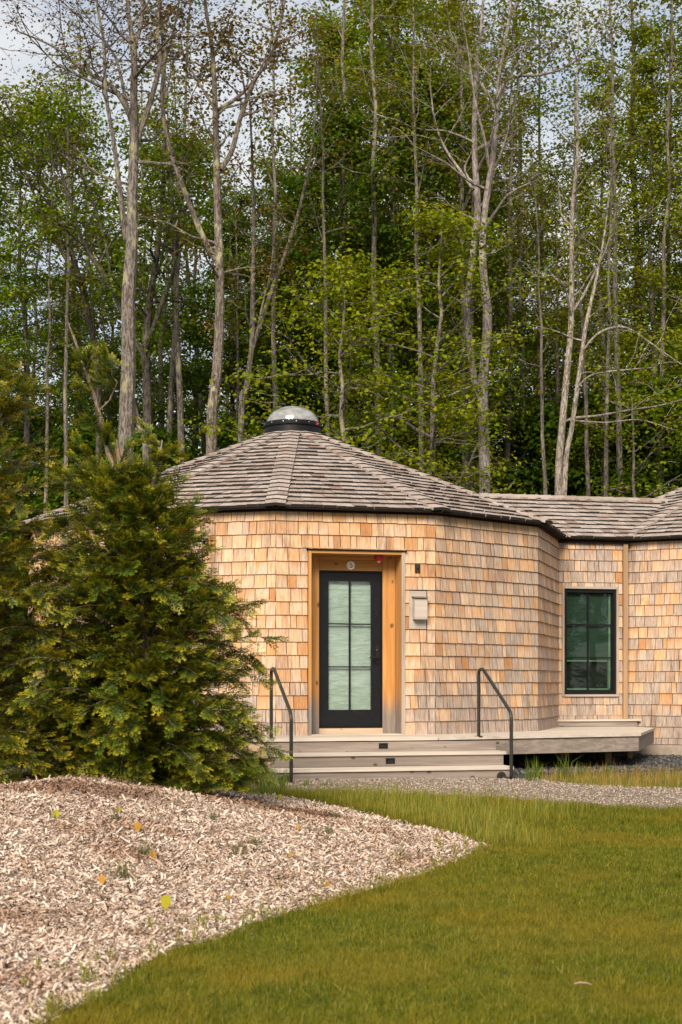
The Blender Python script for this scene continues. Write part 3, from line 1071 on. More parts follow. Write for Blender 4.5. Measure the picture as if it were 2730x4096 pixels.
mb = MB(); kbox(mb, 1.090, 1.165, -.03, .05, DECK_Z + .06, EAVE_Z - .02); mb.build('corner_board', M['trimwarm'], cor)
mb = MB(); kbox(mb, -.06, 1.20, -.02, .062, EAVE_Z - .035, EAVE_Z + .03); mb.build('eave_trim', M['trimdark'], cor)
# window
win = None
mb = MB()
FO, FI = .004, -.075
fw = .046
kbox(mb, W0 + .002, W0 + fw, FI, FO, WZ0 + .002, WZ1 - .002); kbox(mb, W1 - fw, W1 - .002, FI, FO, WZ0 + .002, WZ1 - .002)
kbox(mb, W0 + fw, W1 - fw, FI, FO - .001, WZ0 + .002, WZ0 + fw + .01); kbox(mb, W0 + fw, W1 - fw, FI, FO - .001, WZ1 - fw - .01, WZ1 - .002)
win = mb.build('window', M['black'], cor)
mb = MB()
ia, ib, iz0, iz1 = W0 + fw, W1 - fw, WZ0 + fw + .01, WZ1 - fw - .01
sw = .014
kbox(mb, ia, ia + sw, FI + .01, -.03, iz0, iz1); kbox(mb, ib - sw, ib, FI + .01, -.03, iz0, iz1)
kbox(mb, ia + sw, ib - sw, FI + .01, -.031, iz0, iz0 + sw); kbox(mb, ia + sw, ib - sw, FI + .01, -.031, iz1 - sw, iz1)
mb.build('sash', M['black'], win)
ia += sw; ib -= sw; iz0 += sw; iz1 -= sw
im = ia + (ib - ia) * .475; mu = .022
mb = MB(); kbox(mb, im - mu / 2, im + mu / 2, -.056, -.034, iz0, iz1); mb.build('muntin', M['black'], win)
zz = [iz0, iz0 + (iz1 - iz0) * .335, iz0 + (iz1 - iz0) * .675, iz1]
for z in zz[1:3]:
    for (a, b_) in ((ia, im - mu / 2), (im + mu / 2, ib)):
        mb = MB(); kbox(mb, a, b_, -.056, -.035, z - .009, z + .009); mb.build('muntin', M['black'], win)
for (a, b_) in ((ia, im - mu / 2), (im + mu / 2, ib)):
    for q in range(3):
        mb = MB(); kbox(mb, a - .001, b_ + .001, -.050, -.045, zz[q], zz[q + 1]); mb.build('pane', M['glass'], win)
zb = zz[1] - .035
mb = MB(); kbox(mb, ia - .02, ib - .045, -.094, -.090, zb, iz1 + .03); mb.build('shade', M['blindgreen'], win)
mb = MB(); kbox(mb, ia - .02, ib - .045, -.096, -.086, zb - .028, zb - .001); mb.build('shade_bar', M['blindedge'], win)
mb = MB(); kbox(mb, ib - .03, ib + .0, -.14, -.085, iz0, iz1); mb.build('inner_jamb', M['blindedge'], win)
mb = MB(); kbox(mb, ia, ib, -.14, -.085, iz0 - .012, iz0 + .022); mb.build('inner_sill', M['blindedge'], win)
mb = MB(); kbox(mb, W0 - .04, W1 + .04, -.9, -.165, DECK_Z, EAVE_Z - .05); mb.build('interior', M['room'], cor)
for (nm, a, b_, z0, z1, o) in (('window_trim', W0 - TW, W0 - .001, WZ0 - TW, WZ1 + TW, .028), ('window_trim', W1 + .001, W1 + TW, WZ0 - TW, WZ1 + TW, .028),
                              ('window_head', W0 - .001, W1 + .001, WZ1 + .001, WZ1 + TW, .034), ('window_sill', W0 - .001, W1 + .001, WZ0 - TW, WZ0 - .001, .040)):
    mb = MB(); kbox(mb, a, b_, -.02, o, z0, z1); mb.build(nm, M['trimwood'] if nm == 'window_trim' else M['greyboard'], cor)
# bench-like ledge at the base
mb = MB(); kbox(mb, -.10, 1.30, -.03, .10, DECK_Z + .004, DECK_Z + .085); mb.build('ledge_board', M['fascia'], cor)
mb = MB(); kbox(mb, -.06, 1.35, -.03, .125, DECK_Z + .087, DECK_Z + .115); mb.build('ledge_cap', M['deck'], cor)
# roof of the corridor
PITCH_RUN, RIDGE_RISE = 1.68, .82
eo = CA - CT * 1.6 + CN * .13 + ZU * (3.505)
ey = (-CN * (PITCH_RUN + .13) + ZU * (RIDGE_RISE)).normalized()
sl = math.hypot(PITCH_RUN + .13, RIDGE_RISE)
RL = 5.6
mb = MB()
mb.box(eo - ey.cross(CT) * 0, CT * RL, ey * sl, CT.cross(ey) * -.03)
e2 = eo + ey * sl
ey2 = (-CN * (PITCH_RUN + .13) - ZU * RIDGE_RISE).normalized()
mb.box(e2, CT * RL, ey2 * sl, CT.cross(ey2) * -.03)
kroof = mb.build('roof', M['trimdark'], cor)
its = shake_plane(eo, CT, ey, sl, lambda s: (max(0, .95 - s * .9), min(RL, 3.0 + s * 1.7)), 17, .1, .2)
place_shakes(its, kroof, 298)
rm = cap_mesh(.14, .30, RIDGE_RISE / (PITCH_RUN + .13), 'ridge_cap')
for k in range(24):
    # caps lie along the ridge, each lapped by the next
    org = e2 + CT * (RL - .1 - k * .225) + ZU * .03
    y = (-CT + ZU * .03).normalized(); x = CN; z = x.cross(y)
    if z.z < 0: x = -x; z = x.cross(y)
    o = bpy.data.objects.new('ridge_cap', rm); COL.objects.link(o); o.parent = kroof
    o.matrix_local = Matrix(((x.x, y.x, z.x, org.x), (x.y, y.y, z.y, org.y), (x.z, y.z, z.z, org.z), (0, 0, 0, 1)))

# ------------------------------------------------------------------ deck and steps
def clip(poly, p, n):
    out_ = []
    for i in range(len(poly)):
        a, b_ = poly[i], poly[(i + 1) % len(poly)]
        da = (a[0] - p[0]) * n[0] + (a[1] - p[1]) * n[1]; db = (b_[0] - p[0]) * n[0] + (b_[1] - p[1]) * n[1]
        if da >= 0: out_.append(a)
        if (da >= 0) != (db >= 0):
            t = da / (da - db); out_.append((a[0] + (b_[0] - a[0]) * t, a[1] + (b_[1] - a[1]) * t))
    return out_
deck = thing('deck', 'weathered wooden deck with two broad steps in front of the black door', 'deck', (.6, 18.6, 0))
def Q(s, out):
    p = D(s, out, 0); return (p.x, p.y)
DOUT = 1.03
sL, sR = -1.75, 2.92          # along the door facet
right_corner = (4.03, 20.33); right_back = (4.80, 23.05)
fr = Q(sR - 1.06, DOUT)
corner = Q(1.86, DOUT)
deck_poly = [Q(sL, DOUT), corner, right_corner, right_back, (4.6, 23.74), (3.42, 23.47), (2.70, 21.35), (1.25, 19.90), (-.842, 19.38), Q(sL, -.2)]
# keep a strip-wise set of boards along the front direction
bw = .14
oo = DOUT
k = 0
tt, nn = (T_.x, T_.y), (N_.x, N_.y)
convA = [Q(sL, DOUT), Q(1.86, DOUT), right_corner, right_back, (4.62, 23.76), (3.3, 23.55), Q(sL, -3.0)]
while oo > -4.2:
    hi, lo = oo - .004, oo - bw
    pl = clip(convA, Q(0, hi), (-nn[0], -nn[1])); pl = clip(pl, Q(0, lo), nn) if len(pl) > 2 else pl
    if len(pl) > 2:
        mb = MB(); mb.prism(pl, DECK_Z - .032, DECK_Z + (.0015 if k % 2 else 0)); mb.build('deck_board', M['deck'], deck)
    oo -= bw; k += 1
# nosing along the angled right side
def edge_board(name, mat, a, b_, thick, z0, z1, out=0.0):
    a, b_ = Vector((*a, 0)), Vector((*b_, 0)); t = (b_ - a).normalized(); n = Vector((t.y, -t.x, 0))
    mb = MB(); mb.box(a + n * out + ZU * z0, b_ - a, n * thick, ZU * (z1 - z0)); return mb.build(name, mat, deck)
edge_board('nosing', M['deck'], Q(sL, DOUT), corner, .028, DECK_Z - .034, DECK_Z + .003)
edge_board('nosing', M['deck'], (corner[0] + .01, corner[1] + .006), right_corner, .028, DECK_Z - .034, DECK_Z + .003)
edge_board('nosing', M['deck'], (right_corner[0] + .01, right_corner[1] + .02), right_back, .028, DECK_Z - .034, DECK_Z + .003)
STL, STR = -.36, 2.72          # steps from / to along the door facet (mid tread)
stl = .02
edge_board('fascia_board', M['fasciawarm'], Q(sL, DOUT - .03), Q(-.07, DOUT - .03), .028, DECK_Z - .235, DECK_Z - .046)
edge_board('fascia_board', M['fascia'], Q(-.066, DOUT - .03), Q(1.85, DOUT - .03), .028, DECK_Z - .235, DECK_Z - .046)
edge_board('fascia_board', M['fascia'], (corner[0] + .01, corner[1] + .03), (right_corner[0] - .01, right_corner[1] + .02), .028, DECK_Z - .235, DECK_Z - .046)
edge_board('fascia_board', M['fascia'], (right_corner[0] - .015, right_corner[1] + .03), (right_back[0] - .02, right_back[1]), .028, DECK_Z - .235, DECK_Z - .046)
for (x, y) in ((3.72, 20.9), (4.35, 22.6), (-2.05, 18.35), (-2.3, 19.4), (3.2, 21.8)):
    mb = MB(); mb.box((x - .045, y - .045, -.05), (.09, 0, 0), (0, .09, 0), (0, 0, DECK_Z - .035 + .05)); mb.build('post', M['post'], deck)
# steps: risers and treads parallel to the door wall
Z2, Z1 = .376, .206
def fit_s(u, out):
    """position along the door wall where a photo column meets the line 'out' in front of it"""
    r = (u - UC) / F
    p = D(0, out, 0)
    return (r * p.y - p.x) / (T_.x - r * T_.y)
o2_, o1_ = DOUT + .34, DOUT + .68
m0, m1 = fit_s(1077, o2_), fit_s(2024, o2_)
l0, l1 = fit_s(1104, o1_), fit_s(2054, o1_)
def step(name, mat, a, b_, o0, o1, z0, z1):
    mb = MB(); dbox(mb, a, b_, o0, o1, z0, z1); return mb.build(name, mat, deck)
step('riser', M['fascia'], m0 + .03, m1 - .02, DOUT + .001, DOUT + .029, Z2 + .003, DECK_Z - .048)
step('tread', M['deck'], m0, m1, DOUT + .03, o2_ - .13, Z2 - .034, Z2)
step('tread', M['deck'], m0, m1, o2_ - .126, o2_ + .022, Z2 - .036, Z2 + .002)
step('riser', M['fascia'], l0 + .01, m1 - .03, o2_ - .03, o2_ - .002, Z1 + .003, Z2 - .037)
step('tread', M['deck'], l0, l1, o2_, o1_ - .13, Z1 - .034, Z1)
step('tread', M['deck'], l0, l1, o1_ - .126, o1_ + .022, Z1 - .036, Z1 + .002)
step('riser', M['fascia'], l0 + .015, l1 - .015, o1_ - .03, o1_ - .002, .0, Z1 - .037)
step('stringer', M['fasciawarm'], m0 + .005, m0 + .04, DOUT + .03, o2_ - .032, .0, Z2 - .037)
step('stringer', M['fascia'], l1 - .05, l1 - .017, o2_, o1_ - .032, .0, Z1 - .037)
step('stringer', M['fascia'], l0 + .017, l0 + .05, o2_, o1_ - .032, .0, Z1 - .037)
step('stringer', M['fascia'], m1 - .06, m1 - .03, DOUT + .03, o2_ - .032, .0, Z2 - .037)
# small recessed step lamps
def lamp(u, out, z):
    s = fit_s(u, out)
    mb = MB()
    w, h = .058, .034
    dbox(mb, s - w, s + w, out - .004, out + .007, z + .012, z + h); dbox(mb, s - w, s + w, out - .004, out + .007, z - h, z - .008)
    dbox(mb, s - w, s - .032, out - .004, out + .007, z - .008, z + .012); dbox(mb, s + .032, s + w, out - .004, out + .007, z - .008, z + .012)
    o = mb.build('step_light', M['blackmetal'], deck)
    mb = MB(); dbox(mb, s - .031, s + .031, out - .003, out + .0015, z - .0075, z + .0115); mb.build('lens', M['ink'], o)
    mb = MB(); dbox(mb, s - .038, s + .038, out + .007, out + .018, z + .012, z + .018); mb.build('hood', M['blackmetal'], o)
lamp(1534, DOUT + .029, .447)
lamp(1562, o2_ - .002, .275)

# ------------------------------------------------------------------ handrails
def handrail(s, label, curl):
    base = D(s, DOUT - .16, DECK_Z)
    root = thing('handrail', label, 'handrail', base, 'handrails on the deck steps')
    foot = D(s, DOUT + 1.03, 0)
    top = 1.405 - 0
    p = []
    def arc(a, b_, c, n=5):
        a, b_, c = Vector(a), Vector(b_), Vector(c)
        return [(1 - t) ** 2 * a + 2 * t * (1 - t) * b_ + t * t * c for t in [i / n for i in range(n + 1)]]
    H = lambda o, z: D(s, DOUT + o, z)
    p += [H(-.16, DECK_Z), H(-.16, top - .09)]
    p += arc(H(-.16, top - .07), H(-.16, top), H(-.07, top))
    p += arc(H(-.03, top), H(.02, top), H(.09, top - .045))
    p += arc(H(.96, .905), H(1.03, .865), H(1.03, .77))
    zb = .205 if not curl else .18
    p += [H(1.03, zb + .06)]
    p += arc(H(1.03, .13), H(1.03, .075), H(.95, .075))
    p += [H(.68, .075)]
    mb = MB(); mb.tube(p, .0215, 14); mb.build('rail', M['rail'], root, True)
    mb = MB(); mb.lathe(H(-.16, DECK_Z - .002), [(.055, 0), (.055, .008), (.03, .012)], 20); mb.build('base_flange', M['rail'], root, True)
    mb = MB(); mb.lathe(H(.678, .085), [(.06, 0), (.06, .012), (.03, .016)], 20, N_); mb.build('wall_flange', M['rail'], root, True)
handrail(fit_s(1086, DOUT - .16), 'dark steel handrail on the steps beside the conifer', True)
handrail(fit_s(1916, DOUT - .16), 'dark steel handrail on the steps, on the window side of the door', False)

# ------------------------------------------------------------------ things fixed to the wall
root = thing('number_sign', 'small pale scalloped plate reading 5 above the black door', 'sign', D(fit_s(1404, REC), REC, 2.80))
ns, nz0 = fit_s(1404, REC), 2.797
pts = [(ns + (.056 + .003 * math.cos(8 * a)) * math.cos(a), nz0 + (.056 + .003 * math.cos(8 * a)) * math.sin(a)) for a in [2 * math.pi * i / 64 for i in range(64)]]
mb = MB()
v = [D(a, REC - .004, z) for a, z in pts] + [D(a, REC + .006, z) for a, z in pts]
mb.add(v, [list(range(64)), list(range(64, 128))[::-1]] + [[i, 64 + i, 64 + (i + 1) % 64, (i + 1) % 64] for i in range(64)])
mb.f = [q[::-1] for q in mb.f]
mb.build('plate', M['plate'], root)
# numeral: flag, stem and bowl
def stroke(pl, ws):
    a = []; b_ = []
    for i, (x, y) in enumerate(pl):
        x0, y0 = pl[max(0, i - 1)]; x1, y1 = pl[min(len(pl) - 1, i + 1)]
        dx, dy = x1 - x0, y1 - y0; l = math.hypot(dx, dy) or 1
        w = ws[i] / 2
        a.append((x - dy / l * w, y + dx / l * w)); b_.append((x + dy / l * w, y - dx / l * w))
    vv = [D(ns + x, REC + .0085, nz0 + z) for x, z in a + b_]; n = len(a)
    return vv, [[i, n + i, n + i + 1, i + 1] for i in range(n - 1)]
mb = MB()
mb.add(*stroke([(-.012, .033), (.0, .0285), (.018, .031)], [.006, .011, .003]))
mb.add(*stroke([(-.0125, .034), (-.0145, .0)], [.0035, .0035]))
bowl = [(-.001 + .0185 * math.cos(a), -.012 + .0205 * math.sin(a)) for a in [R_(140) - R_(290) * i / 16 for i in range(17)]]
mb.add(*stroke(bowl, [.003 + .0085 * math.sin(math.pi * i / 16) for i in range(17)]))
mb.add(*stroke([(-.018, -.020), (-.011, -.0235)], [.009, .009]))
mb.build('numeral', M['ink'], root)
for sg in (-1, 1):
    mb = MB(); mb.lathe(D(ns + sg * .044, REC + .005, nz0), [(.004, 0), (.004, .003)], 8, N_); mb.build('screw', M['ink'], root)

rs_ = SC + .34
root = thing('alarm_beacon', 'red alarm beacon with a pale lens under the door soffit', 'alarm', D(rs_, -.13, OPEN_TOP - .045))
zt = OPEN_TOP - .042
mb = MB(); mb.lathe(D(rs_, -.13, zt), [(.062, 0), (.064, -.045), (.052, -.055), (.048, -.075), (.02, -.078)], 24); mb.build('housing', M['red'], root, True)
mb = MB(); mb.lathe(D(rs_, -.13, zt - .076), [(.022, .004), (.022, -.012), (.014, -.022), (.003, -.026)], 16); mb.build('lens', M['lens'], root, True)

bs = fit_s(1671, .02); bz = 1.22 + (2735 - 2275) / F * D(bs, 0, 0).y
root = thing('doorbell', 'narrow dark doorbell plate on the shingles beside the door', 'doorbell', D(bs, .02, bz))
mb = MB(); dbox(mb, bs - .035, bs + .035, .0, .028, bz - .059, bz + .059); mb.build('plate', M['rail'], root)
mb = MB(); mb.lathe(D(bs, .026, bz), [(.017, 0), (.017, .004), (.011, .009)], 16, N_); mb.build('button', M['blackmetal'], root, True)
for q in (-.046, .046):
    mb = MB(); mb.lathe(D(bs, .027, bz + q), [(.005, 0), (.005, .003)], 8, N_); mb.build('screw', M['screw'], root, True)

x0, x1 = fit_s(1638, .02), fit_s(1706, .02)
root = thing('wooden_box', 'grey weathered wooden box with a little lid on a backboard below the doorbell', 'wooden box', D((x0 + x1) / 2, .02, 2.2))
mb = MB(); dbox(mb, x0, x1, -.004, .024, 1.946, 2.45); mb.build('backboard', M['greyboard'], root)
yb = D(x0, .1, 0).y
bz0, bz1 = 1.22 + (2735 - 2477) / F * yb, 1.22 + (2735 - 2394) / F * yb
bx0, bx1 = fit_s(1658, .11), fit_s(1709, .11)
mb = MB(); dbox(mb, bx0, bx1, .024, .13, bz0, bz1); mb.build('box', M['greyboard'], root)
mb = MB(); mb.box(D(bx0 - .012, .022, bz1 + .022), T_ * (bx1 - bx0 + .024), N_ * .135 + ZU * -.014, ZU * .014); mb.build('lid', M['fascia'], root)
# ------------------------------------------------------------------ trees
M['bark_grey'] = m_bark('grey maple bark', (.085, .073, .066), (.235, .205, .185), .6, (.36, .335, .20))
M['bark_lich'] = m_bark('lichened bark', (.10, .082, .068), (.235, .20, .175), .9, (.38, .36, .22))
M['bark_pale'] = m_bark('pale birch bark', (.16, .135, .115), (.42, .37, .33), .4, (.50, .44, .33))
M['bark_smooth'] = m_bark('smooth grey bark', (.14, .12, .115), (.31, .275, .265), .35, (.44, .41, .28), .5)
M['bark_dark'] = m_bark('dark bark', (.035, .03, .025), (.11, .095, .08), .45, (.2, .19, .13))
M['bark_thuja'] = m_bark('stringy cedar bark', (.13, .09, .065), (.30, .235, .18), .2)
M['twig'] = m_plain('dry twig', (.26, .185, .14), .9)

LEAF = {
    'green': m_leaf('fresh maple leaves', [(0, (.065, .125, .004)), (.35, (.105, .175, .005)), (.7, (.15, .215, .005)), (1, (.21, .25, .006))]),
    'lime': m_leaf('lime spring leaves', [(0, (.12, .17, .005)), (.4, (.175, .22, .006)), (.8, (.225, .25, .007)), (1, (.27, .25, .010))]),
    'deep': m_leaf('deep green leaves', [(0, (.035, .078, .004)), (.5, (.065, .125, .005)), (1, (.11, .170, .006))]),
    'rust': m_leaf('rusty young leaves', [(0, (.13, .065, .022)), (.35, (.19, .105, .03)), (.65, (.14, .115, .02)), (1, (.15, .15, .022))]),
    'olive': m_leaf('olive spring leaves', [(0, (.10, .13, .010)), (.4, (.15, .175, .010)), (.8, (.20, .19, .014)), (1, (.22, .15, .025))]),
    'bud': m_leaf('reddish buds', [(0, (.07, .035, .022)), (.5, (.12, .055, .03)), (1, (.15, .085, .035))]),
}

def leaf_mesh(c, size, rg, flat=.5, aspect=.72):
    n = len(c)
    nrm = rg.normal(0, 1, (n, 3)) * flat; nrm[:, 2] += 1
    nrm /= np.linalg.norm(nrm, axis=1)[:, None]
    d = rg.normal(0, 1, (n, 3)); d[:, 2] -= .35
    d -= nrm * (d * nrm).sum(1)[:, None]; d /= np.linalg.norm(d, axis=1)[:, None] + 1e-9
    sd_ = np.cross(nrm, d)
    s = size * 1.22 * rg.uniform(.65, 1.3, n)[:, None]
    v = np.empty((n, 4, 3))
    v[:, 0] = c - d * s * .5
    v[:, 1] = c + sd_ * s * aspect * .5 - d * s * .08 + nrm * s * .12
    v[:, 2] = c + d * s * .5 - nrm * s * .08
    v[:, 3] = c - sd_ * s * aspect * .5 - d * s * .08 + nrm * s * .12
    b = (np.arange(n) * 4)[:, None]
    f = np.concatenate([b + np.array([0, 1, 2]), b + np.array([0, 2, 3])])
    return v.reshape(-1, 3), f

def tube_np(acc, pts, rad, sides):
    acc.tube(pts, rad, sides, False)

def limb(rr, start, az, el, L, n, curl=.25, jit=.16):
    p = Vector(start); pts = [p.copy()]
    d = Vector((math.cos(az) * math.cos(el), math.sin(az) * math.cos(el), math.sin(el)))
    for i in range(n):
        d = (d + Vector((rr.gauss(0, jit), rr.gauss(0, jit), rr.gauss(0, jit) + curl * .12))).normalized()
        p = p + d * (L / n); pts.append(p.copy())
    return pts

LEAFX = 1.0
def make_tree(seed, stems, limbs, Lmax, leaf_n, leaf_size, t0=.25, el=(15, 50), spread=(.32, .12), subs=(4, 7), dens=1.0, sides=9, shape=None, twig=True, bare=0.0, lr=.34):
    """stems: list of (points, radii). returns wood MB and leaf centres (tree-local coordinates)"""
    rr = random.Random(seed); rg = np.random.default_rng(seed)
    wood = MB(); cl = []
    for si, (pts, rads) in enumerate(stems):
        wood.tube(pts, rads, sides, False)
        n = len(pts)
        tot = sum((pts[i + 1] - pts[i]).length for i in range(n - 1))
        nl = limbs[si] if hasattr(limbs, '__len__') else limbs
        ga = rr.uniform(0, 6)
        for k in range(nl):
            t = t0 + (1 - t0) * ((k + rr.random()) / max(1, nl)); t = min(t, .995)
            q = t * (n - 1); i = int(q); fr_ = q - i
            st = pts[i].lerp(pts[i + 1], fr_); r = rads[i] * (1 - fr_) + rads[i + 1] * fr_
            sh = shape(t) if shape else (math.sin(math.pi * min(1, (t - t0) / (1 - t0) * .86 + .14)) ** .7)
            L = Lmax * max(.22, sh) * rr.uniform(.6, 1.15)
            ga += 2.4 + rr.uniform(-.5, .5)
            e = R_(rr.uniform(*el)) + (t - .5) * .5
            lp = limb(rr, st, ga, e, L, 6)
            r0 = min(r * .55, .012 + L * .0125)
            wood.tube(lp, [max(.006, r0 * (1 - .8 * j / 6)) for j in range(7)], 5, False)
            ns = rr.randint(*subs)
            for m_ in range(ns):
                s = .22 + .78 * (m_ + rr.random()) / ns
                q2 = min(5.98, s * 6); i2 = int(q2); sp = lp[i2].lerp(lp[i2 + 1], q2 - i2)
                az2 = ga + rr.choice((-1, 1)) * rr.uniform(.4, 1.1)
                L2 = L * rr.uniform(.28, .5) * (1.15 - .5 * s)
                sl_ = limb(rr, sp, az2, e * .6 + rr.uniform(-.2, .3), L2, 4, .15, .2)
                if twig:
                    wood.tube(sl_, [max(.004, r0 * .38 * (1 - .75 * j / 4)) for j in range(5)], 3, False)
                if rr.random() < bare: continue
                m2 = max(2, int(L2 / .28 * dens))
                for j in range(m2):
                    q3 = min(3.98, (.2 + .8 * (j + rr.random()) / m2) * 4); i3 = int(q3)
                    cl.append(sl_[i3].lerp(sl_[i3 + 1], q3 - i3))
            if rr.random() >= bare:
                for j in range(3): cl.append(lp[-1 - (j > 1)] + Vector((rr.gauss(0, .1), rr.gauss(0, .1), rr.gauss(0, .06))))
    if not cl: return wood, None
    C = np.array([tuple(c) for c in cl])
    C = np.repeat(C, int(leaf_n * LEAFX), 0)
    C = C + rg.normal(0, 1, C.shape) * np.array([spread[0], spread[0], spread[1]]) * lr / .34
    return wood, C

def plant_tree(name, label, loc, wood, leafc, bark, leafmat, leaf_size, seed, group=None, flat=.5):
    root = thing(name, label, 'tree', loc, group, False)
    tm = wood.mesh('trunk', M[bark], True)
    t = bpy.data.objects.new('trunk', tm); COL.objects.link(t); t.parent = root
    if leafc is not None:
        v, f = leaf_mesh(leafc, leaf_size, np.random.default_rng(seed), flat)
        c = bpy.data.objects.new('crown', new_mesh('crown', v, f, LEAF[leafmat])); COL.objects.link(c); c.parent = root
    return root

def copy_tree(root, loc, rotz, sc=1.0, label=None, group=None):
    r = root.copy(); COL.objects.link(r); r.location = loc; r.rotation_euler = (0, 0, rotz); r.scale = (sc, sc, sc)
    if label: r['label'] = label
    if group: r['group'] = group
    for ch in root.children:
        c = ch.copy(); COL.objects.link(c); c.parent = r
    return r

def path_stem(Y, pix, base, w_scale=1.0, dy=0.0, resample=22):
    """stem traced as (u, v, width px); returns points relative to base"""
    pts, rad = [], []
    n = len(pix)
    for i, (u, v, w) in enumerate(pix):
        yy = Y + dy * i / max(1, n - 1)
        p = P(u, v, yy) - Vector(base)
        pts.append(p); rad.append(max(.008, w * .5 / F * yy * w_scale))
    # smooth resample (Catmull-Rom)
    out_p, out_r = [], []
    ex = [pts[0] * 2 - pts[1]] + pts + [pts[-1] * 2 - pts[-2]]
    for k in range(resample + 1):
        q = k / resample * (n - 1); i = min(n - 2, int(q)); t = q - i
        p0, p1, p2, p3 = ex[i], ex[i + 1], ex[i + 2], ex[i + 3]
        out_p.append(.5 * ((2 * p1) + (-p0 + p2) * t + (2 * p0 - 5 * p1 + 4 * p2 - p3) * t * t + (-p0 + 3 * p1 - 3 * p2 + p3) * t ** 3))
        out_r.append(rad[i] * (1 - t) + rad[i + 1] * t)
    return out_p, out_r

def ground_row(Y): return VH + F * CAMZ / Y

def hero(name, label, Y, bu, stems, limbs, Lmax, leaf_n, leafmat, bark, leaf_size, seed, sep=(0, .6, -.5, .8, -.8, .3, -.3, .5), group=None, **kw):
    b = P(bu, ground_row(Y), Y); b.z = 0
    st = []
    for i, pix in enumerate(stems):
        st.append(path_stem(Y, pix, b, .86, sep[i % len(sep)] if i else 0))
    wood, lc = make_tree(seed, st, limbs, Lmax, leaf_n, leaf_size, **kw)
    return plant_tree(name, label, b, wood, lc, bark, leafmat, leaf_size, seed, group)

gr = ground_row
# the big grey maple beside the conifer
hero('maple_tree', 'thick grey barked tree with nearly bare upper branches behind the conifer', 30.0, 500, [
    [(495, gr(30), 82), (503, 1800, 74), (515, 1500, 69), (514, 1200, 64), (527, 1000, 57), (530, 800, 50), (536, 600, 44), (536, 380, 36), (537, 200, 28), (515, 60, 20), (505, -150, 14), (500, -500, 6)],
    [(534, 640, 36), (555, 540, 30), (598, 420, 26), (640, 260, 22), (632, 150, 16), (640, -80, 10), (650, -400, 5)],
    [(528, 480, 30), (500, 420, 24), (440, 340, 20), (330, 280, 15), (220, 190, 10), (60, 120, 6)],
    [(536, 190, 22), (565, 100, 18), (572, 0, 14), (590, -300, 6)],
    [(505, 960, 26), (480, 760, 24), (455, 560, 20), (425, 380, 17), (415, 160, 14), (390, 20, 11), (370, -260, 5)],
    [(590, gr(30), 34), (585, 1840, 32), (560, 1720, 30), (532, 1600, 22)],
    [(512, 440, 18), (470, 250, 13), (420, 170, 10), (330, 80, 7), (200, -40, 4)],
], [12, 9, 14, 8, 12, 0, 12], 2.3, 4, 'bud', 'bark_grey', .05, 21, t0=.45, el=(5, 45), subs=(5, 8), dens=.9, spread=(.2, .16), bare=.15)
# its neighbour with lichen, three long forks
hero('lichened_tree', 'slender lichen spotted tree with rusty young leaves above the left roof slope', 31.0, 836, [
    [(838, gr(31), 56), (846, 1760, 52), (868, 1500, 48), (880, 1250, 44), (876, 1000, 40), (868, 700, 34), (862, 430, 26), (850, 200, 20), (820, 0, 15), (800, -300, 7)],
    [(884, 680, 26), (930, 600, 24), (960, 480, 22), (1020, 320, 20), (1082, 230, 16), (1130, 60, 13), (1160, -200, 6)],
    [(862, 1040, 28), (800, 920, 26), (730, 740, 22), (670, 560, 19), (648, 380, 17), (660, 220, 15), (640, 60, 13), (635, -250, 6)],
    [(872, 440, 18), (950, 390, 16), (1010, 330, 14), (1090, 220, 10)],
    [(660, 250, 13), (690, 140, 11), (715, 20, 9), (735, -200, 4)],
    [(862, 440, 14), (790, 320, 11), (740, 230, 9), (720, 130, 6)],
], [14, 14, 8, 8, 6, 6], 1.9, 7, 'rust', 'bark_lich', .075, 22, t0=.3, el=(10, 50), subs=(4, 6), dens=.8, spread=(.24, .14))
# thin forked pair left of the skylight
hero('forked_tree', 'thin pale forked tree rising just left of the skylight dome', 33.0, 960, [
    [(955, gr(33), 34), (965, 1700, 30), (985, 1560, 27), (1008, 1380, 24), (1012, 1150, 21), (1015, 950, 18), (1012, 700, 14), (1000, 400, 8)],
    [(1008, 1400, 22), (1040, 1300, 20), (1085, 1170, 19), (1140, 1020, 17), (1200, 830, 14), (1240, 640, 11), (1262, 470, 7), (1270, 200, 4)],
    [(1035, 1290, 10), (1060, 1180, 9), (1080, 1100, 7), (1110, 860, 5)],
], [9, 9, 4], 1.3, 6, 'rust', 'bark_grey', .07, 23, t0=.35, subs=(3, 5), dens=.8)
# the twin stem over the corridor
hero('twin_stem_tree', 'smooth grey twin stemmed tree standing behind the corridor roof', 33.0, 1938, [
    [(1938, gr(33), 58), (1940, 1960, 54), (1936, 1760, 52), (1932, 1600, 50), (1938, 1450, 44), (1952, 1280, 46), (1940, 1150, 40), (1930, 1000, 32), (1945, 800, 30), (1975, 620, 28), (1992, 400, 24), (2005, 250, 18), (2040, 60, 13), (2070, -250, 6)],
    [(1932, 1600, 40), (1898, 1520, 34), (1880, 1380, 32), (1868, 1240, 32), (1880, 1120, 30), (1900, 960, 34), (1912, 830, 34), (1900, 640, 28), (1900, 430, 24), (1910, 250, 18), (1930, 60, 13), (1945, -250, 6)],
    [(1995, 380, 16), (2040, 310, 14), (2160, 300, 11), (2260, 270, 9), (2350, 200, 7), (2420, 80, 4)],
    [(1895, 760, 15), (1840, 680, 13), (1780, 590, 11), (1740, 480, 8), (1720, 330, 5)],
    [(1960, 680, 16), (1940, 560, 13), (1905, 420, 11), (1880, 250, 8), (1850, 60, 5)],
], [16, 16, 8, 7, 6], 2.4, 5, 'olive', 'bark_smooth', .075, 24, t0=.5, el=(15, 55), subs=(5, 7), dens=.75, spread=(.26, .15), bare=.15)
